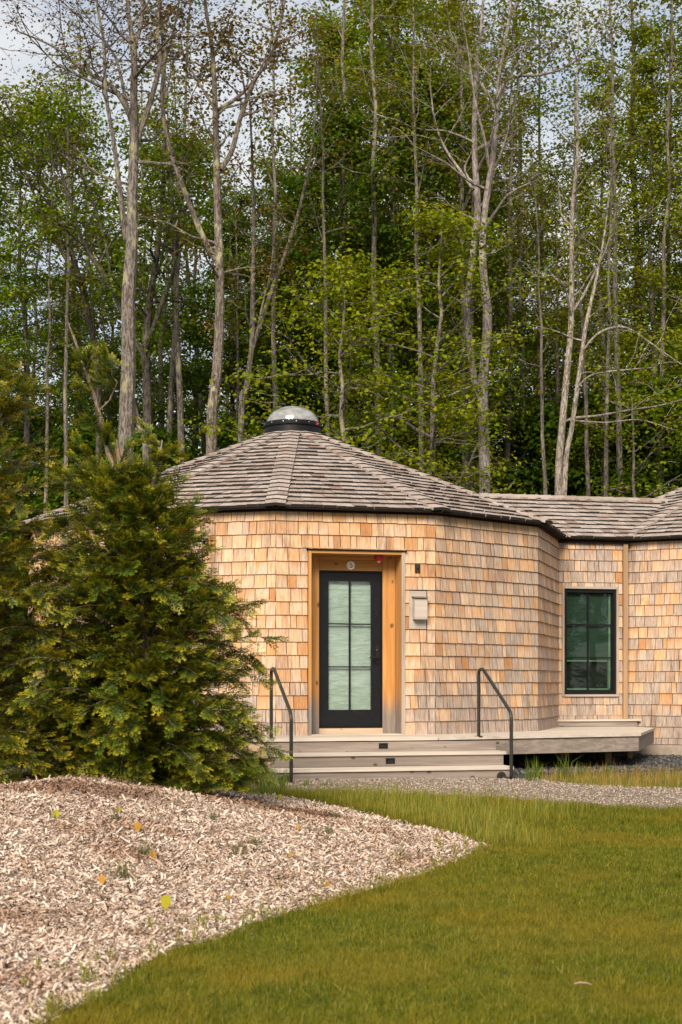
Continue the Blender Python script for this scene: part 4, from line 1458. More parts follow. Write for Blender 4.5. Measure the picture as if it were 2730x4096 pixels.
# pale birches at the right
hero('birch_tree', 'pale spotted birch leaning right, the thicker of the pair over the corridor', 34.0, 2230, [
    [(2222, gr(34), 38), (2234, 1960, 36), (2245, 1760, 34), (2266, 1520, 31), (2285, 1300, 27), (2288, 1080, 24), (2290, 850, 19), (2310, 600, 14), (2310, 300, 9), (2320, 0, 5)],
    [(2250, 1690, 11), (2300, 1672, 13), (2400, 1662, 11), (2520, 1640, 9), (2640, 1622, 7), (2760, 1590, 5)],
    [(2290, 1250, 15), (2330, 1190, 13), (2385, 1080, 10), (2430, 980, 7), (2470, 820, 4)],
], [14, 4, 6], 1.9, 6, 'lime', 'bark_pale', .075, 25, t0=.42, el=(5, 45), subs=(4, 6), dens=.7)
hero('birch_tree', 'thin pale birch with arching side branches, the slimmer of the pair', 33.4, 2256, [
    [(2252, gr(33.4), 26), (2258, 1960, 25), (2290, 1700, 23), (2320, 1480, 21), (2345, 1300, 19), (2385, 1120, 14), (2420, 930, 9), (2440, 760, 6)],
    [(2325, 1410, 10), (2400, 1330, 11), (2500, 1310, 10), (2600, 1370, 8), (2700, 1440, 6), (2800, 1500, 4)],
    [(2300, 1560, 9), (2370, 1500, 9), (2500, 1480, 7), (2620, 1470, 5)],
    [(2270, 1680, 8), (2420, 1690, 7), (2560, 1680, 6), (2700, 1720, 4)],
], [7, 5, 5, 4], 1.2, 6, 'lime', 'bark_pale', .07, 26, t0=.4, el=(0, 40), subs=(3, 5), dens=.7)
# straight middle-distance trunks behind the roof
for (u, w, top_u, Y, sd_, lab) in ((1618, 44, 1590, 40, 31, 'straight grey trunk rising over the middle of the roof slope'),
                                  (1490, 26, 1505, 42, 32, 'narrow grey trunk rising behind the roof between the dome and the straight trunk'),
                                  (1585, 24, 1560, 38, 33, 'slim crooked trunk close beside the straight grey trunk'),
                                  (2090, 34, 2070, 44, 34, 'dark trunk between the twin stemmed tree and the birches'),
                                  (2180, 30, 2150, 46, 35, 'dark narrow trunk next to the thicker birch'),
                                  (2560, 52, 2530, 41, 36, 'broad dark trunk deep in the wood right of the birches'),
                                  (2640, 34, 2690, 43, 37, 'dark leaning trunk beside the broad dark trunk')):
    rr = random.Random(sd_)
    pix = [(u, gr(Y), w * 1.1)]
    for k in range(1, 10):
        v = gr(Y) - k * 330
        pix.append((u + (top_u - u) * k / 9 + rr.uniform(-12, 12), v, w * (1 - .085 * k)))
    hero('forest_tree', lab, Y, u, [pix], 30, 2.6, 10, 'green' if u < 2000 else 'deep', 'bark_grey' if u < 2000 else 'bark_dark', .095, sd_, t0=.34, el=(5, 40), subs=(4, 6), dens=.8)

# dark leaning stems left
hero('leaning_tree', 'dark trunk with leaning limbs close behind the thick grey tree', 35.0, 590, [
    [(600, gr(35), 48), (592, 1700, 44), (585, 1400, 40), (600, 1200, 34), (625, 1050, 28), (650, 800, 20), (660, 500, 12)],
    [(590, 1450, 28), (520, 1320, 24), (430, 1120, 22), (330, 960, 18), (250, 700, 13), (180, 420, 8)],
    [(585, 1380, 24), (640, 1240, 22), (700, 1060, 18), (720, 850, 12), (760, 600, 7)],
    [(450, 1160, 14), (420, 960, 12), (330, 700, 10), (230, 480, 6)],
], [14, 16, 10, 12], 2.5, 9, 'green', 'bark_dark', .095, 41, t0=.3, el=(10, 50), subs=(4, 6), dens=.75)
hero('leaning_tree', 'thin dark tree leaning outward at the far end of the wood behind the conifers', 37.0, 380, [
    [(400, gr(37), 36), (395, 1600, 32), (360, 1300, 28), (300, 1050, 24), (200, 800, 18), (110, 600, 13), (20, 400, 8)],
    [(330, 1150, 18), (190, 900, 14), (80, 640, 10), (-40, 420, 6)],
], [18, 16], 2.6, 9, 'olive', 'bark_dark', .09, 42, t0=.3, el=(10, 50), subs=(4, 6), dens=.75)

# understory maples just behind the roof, with flat layered sprays
def straight_stem(seed, H, r0, n=16, jit=.05, lean=(0, 0)):
    rr = random.Random(seed)
    pts, rad = [], []
    x = y = 0
    for i in range(n + 1):
        t = i / n
        pts.append(Vector((x + lean[0] * t * H, y + lean[1] * t * H, H * t - (.3 if i == 0 else 0))))
        rad.append(r0 * (1 - t) ** .85 + .012)
        x += rr.gauss(0, jit) ; y += rr.gauss(0, jit)
    return [(pts, rad)]

def variant(name, label, seed, H, r0, limbs, Lmax, leaf_n, leafmat, bark, size, loc, group, **kw):
    wood, lc = make_tree(seed, straight_stem(seed, H, r0), limbs, Lmax, leaf_n, size, **kw)
    return plant_tree(name, label, loc, wood, lc, bark, leafmat, size, seed, group)

und = variant('young_maple', 'young bright green maple with layered sprays behind the skylight dome', 51, 9.6, .09, 34, 2.6, 12, 'lime', 'bark_grey', .082, P(1330, gr(30), 30) * 1, None,
              t0=.30, el=(-5, 28), spread=(.30, .07), subs=(5, 7), dens=1.0)
und.location.z = 0
b = P(1700, gr(31.5), 31.5); b.z = 0
variant('young_maple', 'young green maple with layered sprays behind the twin stemmed tree and roof slope', 52, 11.0, .10, 36, 2.8, 14, 'lime', 'bark_grey', .082, b, None, t0=.30, el=(-5, 28), spread=(.30, .07), subs=(5, 7), dens=1.0)
b = P(2560, gr(35.5), 35.5); b.z = 0
variant('young_maple', 'thin yellow green sapling right of the birches', 53, 8.0, .07, 20, 2.2, 8, 'lime', 'bark_grey', .085, b, None, t0=.35, el=(0, 30), spread=(.28, .08), subs=(4, 6), dens=.7)

LEAFX = 2.3
# the wood behind: a few kinds of tree, each copied
GRP = 'trees of the wood behind the cabins'
kinds = []
far = (0, 60, 0)
KIND = [
    ('forest_tree', 'tall leafy green maple in the wood behind the cabins', 61, 21, .17, 46, 3.0, 12, 'green', 'bark_grey', .105, dict(t0=.14, el=(0, 42), spread=(.34, .10), subs=(5, 7), dens=.95)),
    ('forest_tree', 'tall deep green tree in the shade of the wood', 62, 18, .16, 46, 3.0, 12, 'deep', 'bark_dark', .11, dict(t0=.10, el=(0, 38), spread=(.36, .11), subs=(5, 7), dens=.95)),
    ('forest_tree', 'tall thin tree with loose yellow green spring leaves', 63, 23, .15, 44, 2.3, 10, 'lime', 'bark_grey', .095, dict(t0=.22, el=(15, 58), spread=(.30, .14), subs=(5, 7), dens=.85)),
    ('forest_tree', 'slim tree with sparse olive leaves and many fine twigs', 64, 22, .13, 44, 1.9, 5, 'olive', 'bark_grey', .085, dict(t0=.25, el=(25, 62), spread=(.26, .16), subs=(5, 8), dens=.8)),
    ('slim_tree', 'slender bare lower trunk with thin high crown in the wood', 66, 20, .085, 16, 1.5, 2, 'olive', 'bark_grey', .09, dict(t0=.55, el=(15, 55), spread=(.28, .13), subs=(4, 6), dens=.8)),
    ('understory_tree', 'low bushy understory tree at the foot of the wood', 65, 7.5, .08, 40, 2.4, 12, 'deep', 'bark_dark', .11, dict(t0=.06, el=(-5, 40), spread=(.36, .12), subs=(5, 7), dens=.95)),
]
protos = []
for (nm, lab, sd_, H, r0, nl, Lm, ln, lm, bk, sz, kw) in KIND:
    protos.append([variant(nm, lab, sd_, H, r0, nl, Lm, ln, lm, bk, sz, far, GRP, **kw), False])
rr = random.Random(99)
def put(kind, x, y, sc=1.0, rz=None):
    p = protos[kind]
    rz = rr.uniform(0, 6.28) if rz is None else rz
    if not p[1]:
        p[1] = True; o = p[0]; o.location = (x, y, 0); o.rotation_euler = (0, 0, rz); o.scale = (sc, sc, sc); return o
    return copy_tree(p[0], (x, y, 0), rz, sc)
MARKS = [(-600, 'the wood edge'), (60, 'golden conifer'), (330, 'thin leaning tree'), (520, 'thick grey tree'), (700, 'dark leaning tree'), (860, 'lichened tree'), (1000, 'thin forked tree'),
         (1172, 'skylight dome'), (1330, 'bright young maple'), (1490, 'narrow grey trunk'), (1618, 'straight grey trunk'), (1760, 'roof slope'), (1935, 'twin stemmed tree'), (2090, 'dark corridor trunk'),
         (2240, 'thicker birch'), (2330, 'slim birch'), (2560, 'broad dark trunk'), (2660, 'dark leaning trunk'), (3600, 'the wood end')]
SHORT = ['leafy green maple', 'deep green tree', 'thin lime green tree', 'slim sparse olive tree', 'slender bare trunk', 'low bushy tree']
def name_it(o, kd, u, Y):
    i = max(j for j in range(len(MARKS) - 1) if MARKS[j][0] <= u)
    deep = 'foremost' if Y < 41 else 'further back' if Y < 51 else 'deep back'
    o['label'] = f'{SHORT[kd]}, {deep}, between {MARKS[i][1]} and {MARKS[i + 1][1]}'
def upos(u, Y): return (u - UC) / F * Y
# (photo column, distance, kind, size)
WOOD = [(-150, 36, 0, .70), (120, 40, 0, .78), (330, 44, 0, .84), (-40, 47, 2, .8), (640, 42, 0, .80), (480, 50, 1, .9), (780, 47, 0, .86), (900, 41, 1, .80), (1060, 45, 0, .80),
        (1180, 39, 1, .80), (1290, 44, 0, .98), (1380, 37, 1, .85), (1440, 48, 2, 1.12), (1530, 43, 0, .92), (1680, 46, 2, 1.08), (1740, 38, 1, .92), (1830, 42, 0, .86), (1800, 52, 2, 1.15),
        (1960, 47, 1, 1.0), (2040, 40, 3, .86), (2120, 51, 2, .80), (2240, 43, 3, .72), (2330, 48, 3, .80), (2440, 39, 2, .74), (2540, 46, 2, .86), (2650, 40, 2, .80), (2760, 44, 3, .92), (2860, 38, 2, .82),
        (2420, 54, 1, .9), (2680, 55, 1, .9), (1600, 57, 1, 1.0), (1150, 56, 1, .95), (900, 57, 0, .85), (600, 60, 1, .9), (250, 56, 1, .85), (-50, 60, 0, .9), (1380, 62, 0, 1.1), (2000, 60, 1, 1.0), (2250, 60, 1, .9), (2560, 64, 1, .9),
        (1000, 66, 1, 1.0), (1700, 68, 1, 1.1), (400, 68, 1, .9), (2800, 52, 1, .9), (3000, 42, 2, .85), (-300, 42, 0, .75), (1560, 38, 3, .9), (1860, 37, 3, .9)]
for (u, Y, kd, sc) in WOOD:
    name_it(put(kd, upos(u, Y), Y, sc), kd, u, Y)
for k in range(40):
    Y = rr.uniform(35, 62); u = -200 + 3200 * (k + rr.random()) / 40
    name_it(put(5, upos(u, Y), Y, rr.uniform(.75, 1.25)), 5, u, Y)
for k in range(34):
    Y = rr.uniform(34.5, 46); u = -60 + 2880 * (k + rr.random()) / 34
    o = put(4, upos(u, Y), Y, rr.uniform(.7, 1.1)); name_it(o, 4, u, Y); o.rotation_euler.x = rr.gauss(0, .035); o.rotation_euler.y = rr.gauss(0, .045)
# across the lawn, seen only mirrored in the panes
for (x, y, kd, sc) in ((17, 4, 1, .8), (21, -2, 0, .9), (15, -6, 1, .9), (25, 4, 1, .8), (20, 9, 5, 1.3), (12, -10, 0, .8), (24, -9, 1, 1.0), (28, 0, 1, 1.0), (8, -14, 1, .9), (16, 0, 5, 1.2), (19, -7, 5, 1.3), (3, -17, 0, .9)):
    o = put(kd, x, y, sc); o['label'] = SHORT[kd] + ' across the lawn, mirrored faintly in the glass'; o['group'] = 'trees across the lawn'
st = [([Vector((0, 0, -.2)), Vector((.1, 0, 1)), Vector((.05, .05, 2.2)), Vector((.3, 0, 3.6)), Vector((.25, .1, 6)), Vector((.3, .1, 9))], [.11, .10, .095, .085, .06, .02]),
      ([Vector((.05, .05, 2.1)), Vector((-.12, .1, 3.0)), Vector((-.05, .1, 4.5)), Vector((-.2, .1, 7.5))], [.08, .075, .06, .02])]
wood, lc = make_tree(71, st, [8, 8], 1.6, 5, .07, t0=.5)
plant_tree('birch_tree', 'pale forked birch across the lawn, mirrored in the corridor window', (11.6, 12.8, 0), wood, lc, 'bark_pale', 'lime', .07, 71)

# ------------------------------------------------------------------ the conifers (arborvitae)
def m_thuja(name, c0, c1, c2):
    m, nt, b = mat_new(name)
    r = piece_random(nt)
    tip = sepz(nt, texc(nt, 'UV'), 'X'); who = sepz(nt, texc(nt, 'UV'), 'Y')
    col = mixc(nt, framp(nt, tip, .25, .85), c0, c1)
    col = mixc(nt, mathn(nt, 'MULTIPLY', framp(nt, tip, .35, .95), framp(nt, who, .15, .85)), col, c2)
    col = mixc(nt, framp(nt, who, .0, .4, .5, 0), col, mixc(nt, 1.0, col, (.55, .7, .6), 'MULTIPLY'))
    col = mixc(nt, framp(nt, who, .9945, .996), col, (.42, .16, .02))
    nt.links.new(col, b.inputs['Base Color'])
    b.inputs['Roughness'].default_value = .5; b.inputs['Specular IOR Level'].default_value = .3
    tr = nt.nodes.new('ShaderNodeBsdfTranslucent'); nt.links.new(mixc(nt, 1.0, col, (1.2, 1.1, .5), 'MULTIPLY'), tr.inputs['Color'])
    ms = nt.nodes.new('ShaderNodeMixShader'); ms.inputs['Fac'].default_value = .22
    nt.links.new(b.outputs[0], ms.inputs[1]); nt.links.new(tr.outputs[0], ms.inputs[2])
    nt.links.new(ms.outputs[0], nt.nodes['Material Output'].inputs['Surface'])
    return m
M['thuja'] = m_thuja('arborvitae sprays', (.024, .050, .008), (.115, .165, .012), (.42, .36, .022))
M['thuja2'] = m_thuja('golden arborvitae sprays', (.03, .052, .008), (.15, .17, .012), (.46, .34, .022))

def frond_template(rr):
    """flat fern-like spray in the xy plane, along +x, unit length. returns verts, quads, tipness"""
    v, f, tp = [], [], []
    def rh(a, b_, w, t0, t1):
        d = b_ - a; n = Vector((-d.y, d.x, 0)).normalized() * w
        i = len(v)
        v.extend([a.lerp(b_, .12) - n, b_, a.lerp(b_, .12) + n]); f.append((i, i + 1, i + 2)); tp.extend([t0, t1, t0])
    rh(Vector((0, 0, 0)), Vector((1, 0, -.10)), .016, 0, 1)
    n = 6
    for k in range(n):
        x = .10 + .80 * k / (n - 1)
        for sg in (-1, 1):
            L = .46 * math.sin(math.pi * (.22 + .68 * (1 - x))) * rr.uniform(.75, 1.15)
            a = R_(rr.uniform(30, 50)) * sg
            s = Vector((x, 0, -.10 * x)); e = s + Vector((math.cos(a) * L, math.sin(a) * L, -.12 * L + rr.uniform(-.05, .05)))
            rh(s, e, .034, x * .7, min(1, x * .6 + .5))
            for q in (.50,):
                p = s.lerp(e, q); l2 = L * .58 * (1.2 - q)
                for sg2 in (-1, 1):
                    a2 = a + sg2 * R_(36)
                    rh(p, p + Vector((math.cos(a2) * l2, math.sin(a2) * l2, rr.uniform(-.03, .03))), .034, x * .6 + .2, min(1, x * .5 + .65))
    return np.array([tuple(p) for p in v]), np.array(f), np.array(tp)

def make_conifer(name, label, loc, seed, leaders, radius_f, nb, mat, H, droop=.25, sector=None, fl=(.085, .165), dead=14):
    rr = random.Random(seed); rg = np.random.default_rng(seed)
    root = thing(name, label, 'conifer', loc, None, False)
    wood = MB()
    for (pts, rads) in leaders: wood.tube([Vector(p) for p in pts], rads, 7, False)
    main = [Vector(p) for p in leaders[0][0]]
    temps = [frond_template(rr) for _ in range(4)]
    fr_ = []                                     # position, direction, normal, length
    for k in range(nb):
        t = ((k + rr.random()) / nb)
        h = H * (t ** 1.35)
        ld = main if rr.random() < .945 or len(leaders) < 2 else [Vector(p) for p in leaders[rr.randrange(len(leaders))][0]]
        zt = [p.z for p in ld]
        if ld is not main: h = zt[0] + (zt[-1] - zt[0]) * rr.uniform(.05, 1) ** .7
        h = max(zt[0] + .08, min(h, zt[-1] - .03))
        i = max(j for j in range(len(ld) - 1) if ld[j].z <= h + 1e-6)
        st = ld[i].lerp(ld[i + 1], (h - ld[i].z) / max(1e-6, ld[i + 1].z - ld[i].z))
        az = rr.uniform(0, 2 * math.pi)
        R0 = radius_f(h, az) * rr.uniform(.62, 1.10) * (1 if ld is main else .75)
        el = R_(rr.uniform(12, 58)) + .3 * (h / H)
        d = Vector((math.cos(az) * math.cos(el), math.sin(az) * math.cos(el), math.sin(el)))
        n = max(3, int(R0 / .09)); p = st.copy(); pts = [p.copy()]
        for j in range(n):
            q = (j + 1) / n
            d = (d + Vector((rr.gauss(0, .07), rr.gauss(0, .07), -.10 * droop / .25 * (.4 + q) + rr.gauss(0, .05)))).normalized()
            p = p + d * (R0 / n / max(.75, math.cos(el))); 
            if p.z < .06: p.z = .06 + rr.uniform(0, .05)
            pts.append(p.copy())
        r0 = .004 + .007 * R0
        wood.tube(pts, [max(.0018, r0 * (1 - .85 * j / n)) for j in range(n + 1)], 4, False)
        for j in range(1, n + 1):
            q = j / n
            if q < .22: continue
            ax = (pts[j] - pts[j - 1]).normalized()
            reps = 6 if j < n else 8
            for _ in range(reps):
                side = Vector((-ax.y, ax.x, 0)).normalized() * rr.choice((-1, 1))
                dd = (ax * rr.uniform(.6, 1.2) + side * rr.uniform(.1, .9) + Vector((0, 0, rr.uniform(-.6, .75)))).normalized()
                up = (Vector((0, 0, 1)) + side * rr.uniform(-1.0, 1.0) + ax * rr.uniform(-.3, .3))
                nn_ = (up - dd * up.dot(dd)).normalized()
                fr_.append((pts[j].lerp(pts[j - 1], rr.random()), dd, nn_, rr.uniform(*fl) * (1.0 if q > .5 else .85)))
    V, Fc, UV = [], [], []
    base = 0
    P0 = np.array([tuple(a[0]) for a in fr_]); DX = np.array([tuple(a[1]) for a in fr_]); NZ = np.array([tuple(a[2]) for a in fr_]); LN = np.array([a[3] for a in fr_])
    SY = np.cross(NZ, DX)
    who = rg.random(len(fr_))
    wh = np.array([temps_i % 4 for temps_i in range(len(fr_))])
    for ti, (tv, tf, ttp) in enumerate(temps):
        idx = np.where(wh == ti)[0]
        if len(idx) == 0: continue
        vv = P0[idx, None, :] + LN[idx, None, None] * (tv[None, :, 0, None] * DX[idx, None, :] + tv[None, :, 1, None] * SY[idx, None, :] + tv[None, :, 2, None] * NZ[idx, None, :])
        m_ = len(tv)
        ff = tf[None] + (np.arange(len(idx)) * m_)[:, None, None] + base
        V.append(vv.reshape(-1, 3)); Fc.append(ff.reshape(-1, 3))
        UV.append(np.stack([np.tile(ttp, len(idx)), np.repeat(who[idx], m_)], -1))
        base += len(idx) * m_
    V, Fc, UV = np.concatenate(V), np.concatenate(Fc), np.concatenate(UV)
    print('conifer fronds', len(fr_), 'quads', len(Fc))
    t = bpy.data.objects.new('trunk', wood.mesh('trunk', M['bark_thuja'], True)); COL.objects.link(t); t.parent = root
    c = bpy.data.objects.new('crown', new_mesh('crown', V, Fc, mat, UV)); COL.objects.link(c); c.parent = root
    return root

def tree_base(u, Y):
    x = upos(u, Y); return Vector((x, Y, float(mound_z(x, Y)) - .03))
TB = tree_base(600, 12.8)
def loc_px(u, v, Y=12.8): return P(u, v, Y) - TB
lead = [([(0, 0, -.1), (0.02, 0, .5), (-.03, .02, 1.2), tuple(loc_px(560, 2200)), tuple(loc_px(480, 1880)), tuple(loc_px(470, 1760))], [.055, .05, .04, .03, .02, .012]),
        ([tuple(loc_px(480, 1940)), tuple(loc_px(430, 1800)), tuple(loc_px(395, 1640)), tuple(loc_px(350, 1500)), tuple(loc_px(300, 1360)), tuple(loc_px(262, 1262))], [.024, .019, .016, .014, .010, .005]),
        ([tuple(loc_px(400, 1640)), tuple(loc_px(440, 1600)), tuple(loc_px(470, 1530)), tuple(loc_px(400, 1440))], [.009, .008, .005, .003]),
        ([tuple(loc_px(540, 2150, 12.7)), tuple(loc_px(600, 1980, 12.7)), tuple(loc_px(640, 1840, 12.7)), tuple(loc_px(650, 1760, 12.7))], [.03, .02, .014, .006])]
def rad_main(h, az):
    r = np.interp(h, [0, .25, .7, 1.3, 1.9, 2.4, 2.8, 3.2, 3.9], [.90, .93, .84, .76, .56, .36, .22, .16, .10])
    return float(r) * (.94 + .34 * max(0, -math.cos(az))) * (1 + .12 * math.sin(3 * az + h * 2.2) + .07 * math.sin(7 * az - h * 5))
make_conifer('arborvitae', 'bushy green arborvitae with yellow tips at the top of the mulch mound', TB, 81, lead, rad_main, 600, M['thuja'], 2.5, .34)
TB2 = tree_base(-110, 12.4)
lead2 = [([(0, 0, -.1), (.02, 0, 1.0), (0, 0, 2.2), (.03, 0, 3.0), (0, 0, 3.5)], [.05, .04, .03, .015, .006])]
def rad_2(h, az):
    r = np.interp(h, [0, .4, 1.2, 2.0, 2.6, 3.1, 3.5], [.80, .84, .80, .72, .6, .4, .15])
    return float(r) * (1 + .14 * math.sin(3 * az + h * 2.6 + 1))
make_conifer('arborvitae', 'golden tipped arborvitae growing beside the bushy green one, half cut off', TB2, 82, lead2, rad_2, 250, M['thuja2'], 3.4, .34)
# ------------------------------------------------------------------ wood chips, grass, weeds, pebbles
def frustum(x, y, m=1.18): return (np.abs(x) < .2275 * y * m + .15)

def m_chip():
    m, nt, b = mat_new('wood chips')
    r = piece_random(nt)
    col = ramp(nt, r, [(0, (.11, .072, .052)), (.16, (.28, .19, .14)), (.36, (.44, .335, .265)), (.55, (.58, .475, .40)), (.8, (.68, .59, .525)), (.93, (.33, .20, .125)), (1, (.56, .44, .36))])
    pos = position(nt)
    n = noise(nt, mapping(nt, pos, (1, 1.2, 1)), 1.15, 4, .6)
    col = mixc(nt, framp(nt, n, .52, .68, 0, .68), col, mixc(nt, 1.0, col, (.56, .42, .33), 'MULTIPLY'))
    # darker brown round the conifer's foot, and old straw in one patch near the golden one
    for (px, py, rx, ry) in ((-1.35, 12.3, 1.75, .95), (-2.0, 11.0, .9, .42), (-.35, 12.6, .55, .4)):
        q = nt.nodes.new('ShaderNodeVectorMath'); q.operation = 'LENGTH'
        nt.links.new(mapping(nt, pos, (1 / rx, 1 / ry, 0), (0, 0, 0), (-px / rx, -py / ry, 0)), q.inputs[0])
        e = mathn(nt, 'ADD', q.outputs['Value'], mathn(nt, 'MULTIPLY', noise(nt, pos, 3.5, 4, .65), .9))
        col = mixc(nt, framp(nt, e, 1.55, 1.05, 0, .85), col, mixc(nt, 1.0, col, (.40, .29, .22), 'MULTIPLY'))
    nt.links.new(col, b.inputs['Base Color']); b.inputs['Roughness'].default_value = .85; b.inputs['Specular IOR Level'].default_value = .2
    return m
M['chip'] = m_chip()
def scatter(n, x0, x1, y0, y1, near_pow=1.0):
    x = rng.uniform(x0, x1, n); y = y0 + (y1 - y0) * rng.random(n) ** near_pow
    return x, y

def chips():
    n = 480000
    x, y = scatter(n, -4.6, 1.3, 4.6, 16.0, 1.25)
    k = frustum(x, y) & (mound_d(x, y) + rng.normal(0, .05, n) > -.01) & (y < 15.3)
    # thin out with distance
    k &= rng.random(n) < np.clip(9.5 / y, .55, 1)
    x, y = x[k], y[k]; n = len(x)
    z = mound_z(x, y)
    L = np.clip(np.exp(rng.normal(-3.95, .52, n)), .006, .075); W = L * rng.uniform(.16, .42, n); W = np.clip(W, .0035, .012)
    az = rng.uniform(0, 2 * np.pi, n); tl = rng.normal(0, .36, n)
    d = np.stack([np.cos(az) * np.cos(tl), np.sin(az) * np.cos(tl), np.sin(tl)], -1)
    up = np.stack([rng.normal(0, .5, n), rng.normal(0, .5, n), np.ones(n)], -1)
    s = np.cross(up, d); s /= np.linalg.norm(s, axis=1)[:, None]; nn = np.cross(d, s)
    c = np.stack([x, y, z + .004 + np.abs(np.sin(tl)) * L * .45 + rng.uniform(0, .012, n)], -1)
    v = np.empty((n, 6, 3)); L = L[:, None]; W = W[:, None]
    t = .25 * W
    v[:, 0] = c - d * L / 2 - s * W / 2 - nn * t; v[:, 1] = c - d * L / 2 * rng.uniform(.7, 1, n)[:, None] + s * W / 2 - nn * t
    v[:, 2] = c + d * L / 2 + s * W / 2 * .8 - nn * t; v[:, 3] = c + d * L / 2 * rng.uniform(.7, 1, n)[:, None] - s * W / 2 - nn * t
    v[:, 4] = c - d * L * .42 + nn * t; v[:, 5] = c + d * L * .42 + nn * t
    b = (np.arange(n) * 6)[:, None]
    f = np.concatenate([b + np.array(q) for q in ([0, 3, 4], [3, 5, 4], [1, 4, 2], [4, 5, 2])])
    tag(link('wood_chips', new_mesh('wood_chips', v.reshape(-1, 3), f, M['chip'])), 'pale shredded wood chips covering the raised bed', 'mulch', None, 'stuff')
    return n

def blades(name, x, y, z, h, w, mat, lean=.5, segs=1):
    n = len(x)
    az = rng.uniform(0, 2 * np.pi, n); ln = np.abs(rng.normal(0, lean, n))
    d = np.stack([np.cos(az), np.sin(az), np.zeros(n)], -1); s = np.stack([-np.sin(az + rng.normal(0, .8, n)), np.cos(az), np.zeros(n)], -1)
    c = np.stack([x, y, z], -1); h = h[:, None]; w = w[:, None]; ln = ln[:, None]
    up = np.array([0, 0, 1.0])
    mid = c + up * h * .55 + d * h * ln * .28; tip = c + up * h * (1 - .25 * np.minimum(ln, 1.5)) + d * h * ln
    if segs == 1:
        v = np.stack([c - s * w / 2, c + s * w / 2, tip], 1); f = np.arange(n * 3).reshape(n, 3)
    else:
        v = np.stack([c - s * w / 2, c + s * w / 2, mid + s * w * .4, mid - s * w * .4, tip], 1)
        b = (np.arange(n) * 5)[:, None]
        f = np.concatenate([b + np.array(q) for q in ([0, 1, 2], [0, 2, 3], [3, 2, 4])])
    return v.reshape(-1, 3), f

def m_grass(name, stops, patch=.5):
    m, nt, b = mat_new(name)
    r = piece_random(nt)
    col = ramp(nt, r, stops)
    pos = position(nt)
    p1 = noise(nt, pos, .75, 4, .6); p2 = noise(nt, pos, 5.5, 5, .7)
    col = mixc(nt, framp(nt, p1, .42, .60, 0, patch), col, (.235, .18, .016))
    col = mixc(nt, framp(nt, p2, .46, .66, 0, patch), col, mixc(nt, 1.0, col, (.50, .64, .55), 'MULTIPLY'))
    nt.links.new(col, b.inputs['Base Color']); b.inputs['Roughness'].default_value = .6; b.inputs['Specular IOR Level'].default_value = .2
    tr = nt.nodes.new('ShaderNodeBsdfTranslucent'); nt.links.new(mixc(nt, 1.0, col, (1.1, 1.1, .6), 'MULTIPLY'), tr.inputs['Color'])
    ms = nt.nodes.new('ShaderNodeMixShader'); ms.inputs['Fac'].default_value = .3
    nt.links.new(b.outputs[0], ms.inputs[1]); nt.links.new(tr.outputs[0], ms.inputs[2])
    nt.links.new(ms.outputs[0], nt.nodes['Material Output'].inputs['Surface'])
    return m
M['grass'] = m_grass('mown grass', [(0, (.036, .060, .003)), (.22, (.085, .115, .004)), (.5, (.13, .15, .005)), (.75, (.185, .18, .007)), (.9, (.27, .23, .03)), (1, (.36, .28, .09))], .75)
M['tall'] = m_grass('tall rough grass', [(0, (.13, .17, .018)), (.45, (.21, .235, .028)), (.75, (.30, .27, .05)), (1, (.38, .27, .085))], .35)
M['dry'] = m_grass('dry rough grass', [(0, (.16, .17, .025)), (.35, (.27, .22, .05)), (.7, (.38, .25, .09)), (1, (.36, .17, .05))], .2)
M['weed'] = m_grass('green weed blades', [(0, (.055, .115, .014)), (.5, (.10, .17, .02)), (1, (.19, .22, .035))], .1)

def lawn_grass():
    n = 800000
    x, y = scatter(n, -1.6, 4.6, 4.7, 16.2, 1.5)
    md = mound_d(x, y)
    k = frustum(x, y, 1.25) & (md + rng.normal(0, .04, n) < .02) & (path_d(x, y) < .02) & (rng.random(n) < np.clip(8.5 / y, .4, 1))
    x, y, md = x[k], y[k], md[k]
    patch = .5 + .5 * wob(x, y, .8, 3)
    h = rng.uniform(.016, .036, len(x)) * (1 + .35 * patch) * (1 + 1.0 * np.clip((y - 12) / 2.5, 0, 1)) * (1 + .5 * (md > -.12))
    w = rng.uniform(.0025, .0045, len(x)) * np.clip(y / 7, 1, 1.8)
    v, f = blades('lawn_grass', x, y, ground_z(x, y) - .004, h, w, None, .75)
    # coarser clumps of longer blades
    m_ = 700; cx_, cy_ = scatter(m_, -1.4, 4.2, 4.9, 14.5, 1.3); kk = frustum(cx_, cy_, 1.2) & (mound_d(cx_, cy_) < -.03) & (path_d(cx_, cy_) < 0)
    cx_, cy_ = np.repeat(cx_[kk], 26), np.repeat(cy_[kk], 26); cx_ = cx_ + rng.normal(0, .03, len(cx_)); cy_ = cy_ + rng.normal(0, .03, len(cy_))
    v2, f2 = blades('lawn_grass', cx_, cy_, ground_z(cx_, cy_) - .004, rng.uniform(.03, .075, len(cx_)), rng.uniform(.003, .007, len(cx_)), None, .9)
    f = np.concatenate([f, f2 + len(v)]); v = np.concatenate([v, v2])
    tag(link('lawn_grass', new_mesh('lawn_grass', v, f, M['grass'])), 'short mown olive green grass of the lawn', 'grass', None, 'stuff')
    return len(x)

def rough_grass(name, label, n, region, keep, hr, wr, mat, lean=.35):
    x, y = scatter(n, *region)
    k = keep(x, y); x, y = x[k], y[k]
    clump = np.clip(.55 + .6 * wob(x, y, 2.2, 5), 0, 1)
    k = rng.random(len(x)) < clump; x, y, clump = x[k], y[k], clump[k]
    h = rng.uniform(*hr, len(x)) * (.5 + .7 * clump); w = rng.uniform(*wr, len(x))
    v, f = blades(name, x, y, ground_z(x, y) - .005, h, w, None, lean, 2)
    tag(link(name, new_mesh(name, v, f, M[mat])), label, 'grass', None, 'stuff')

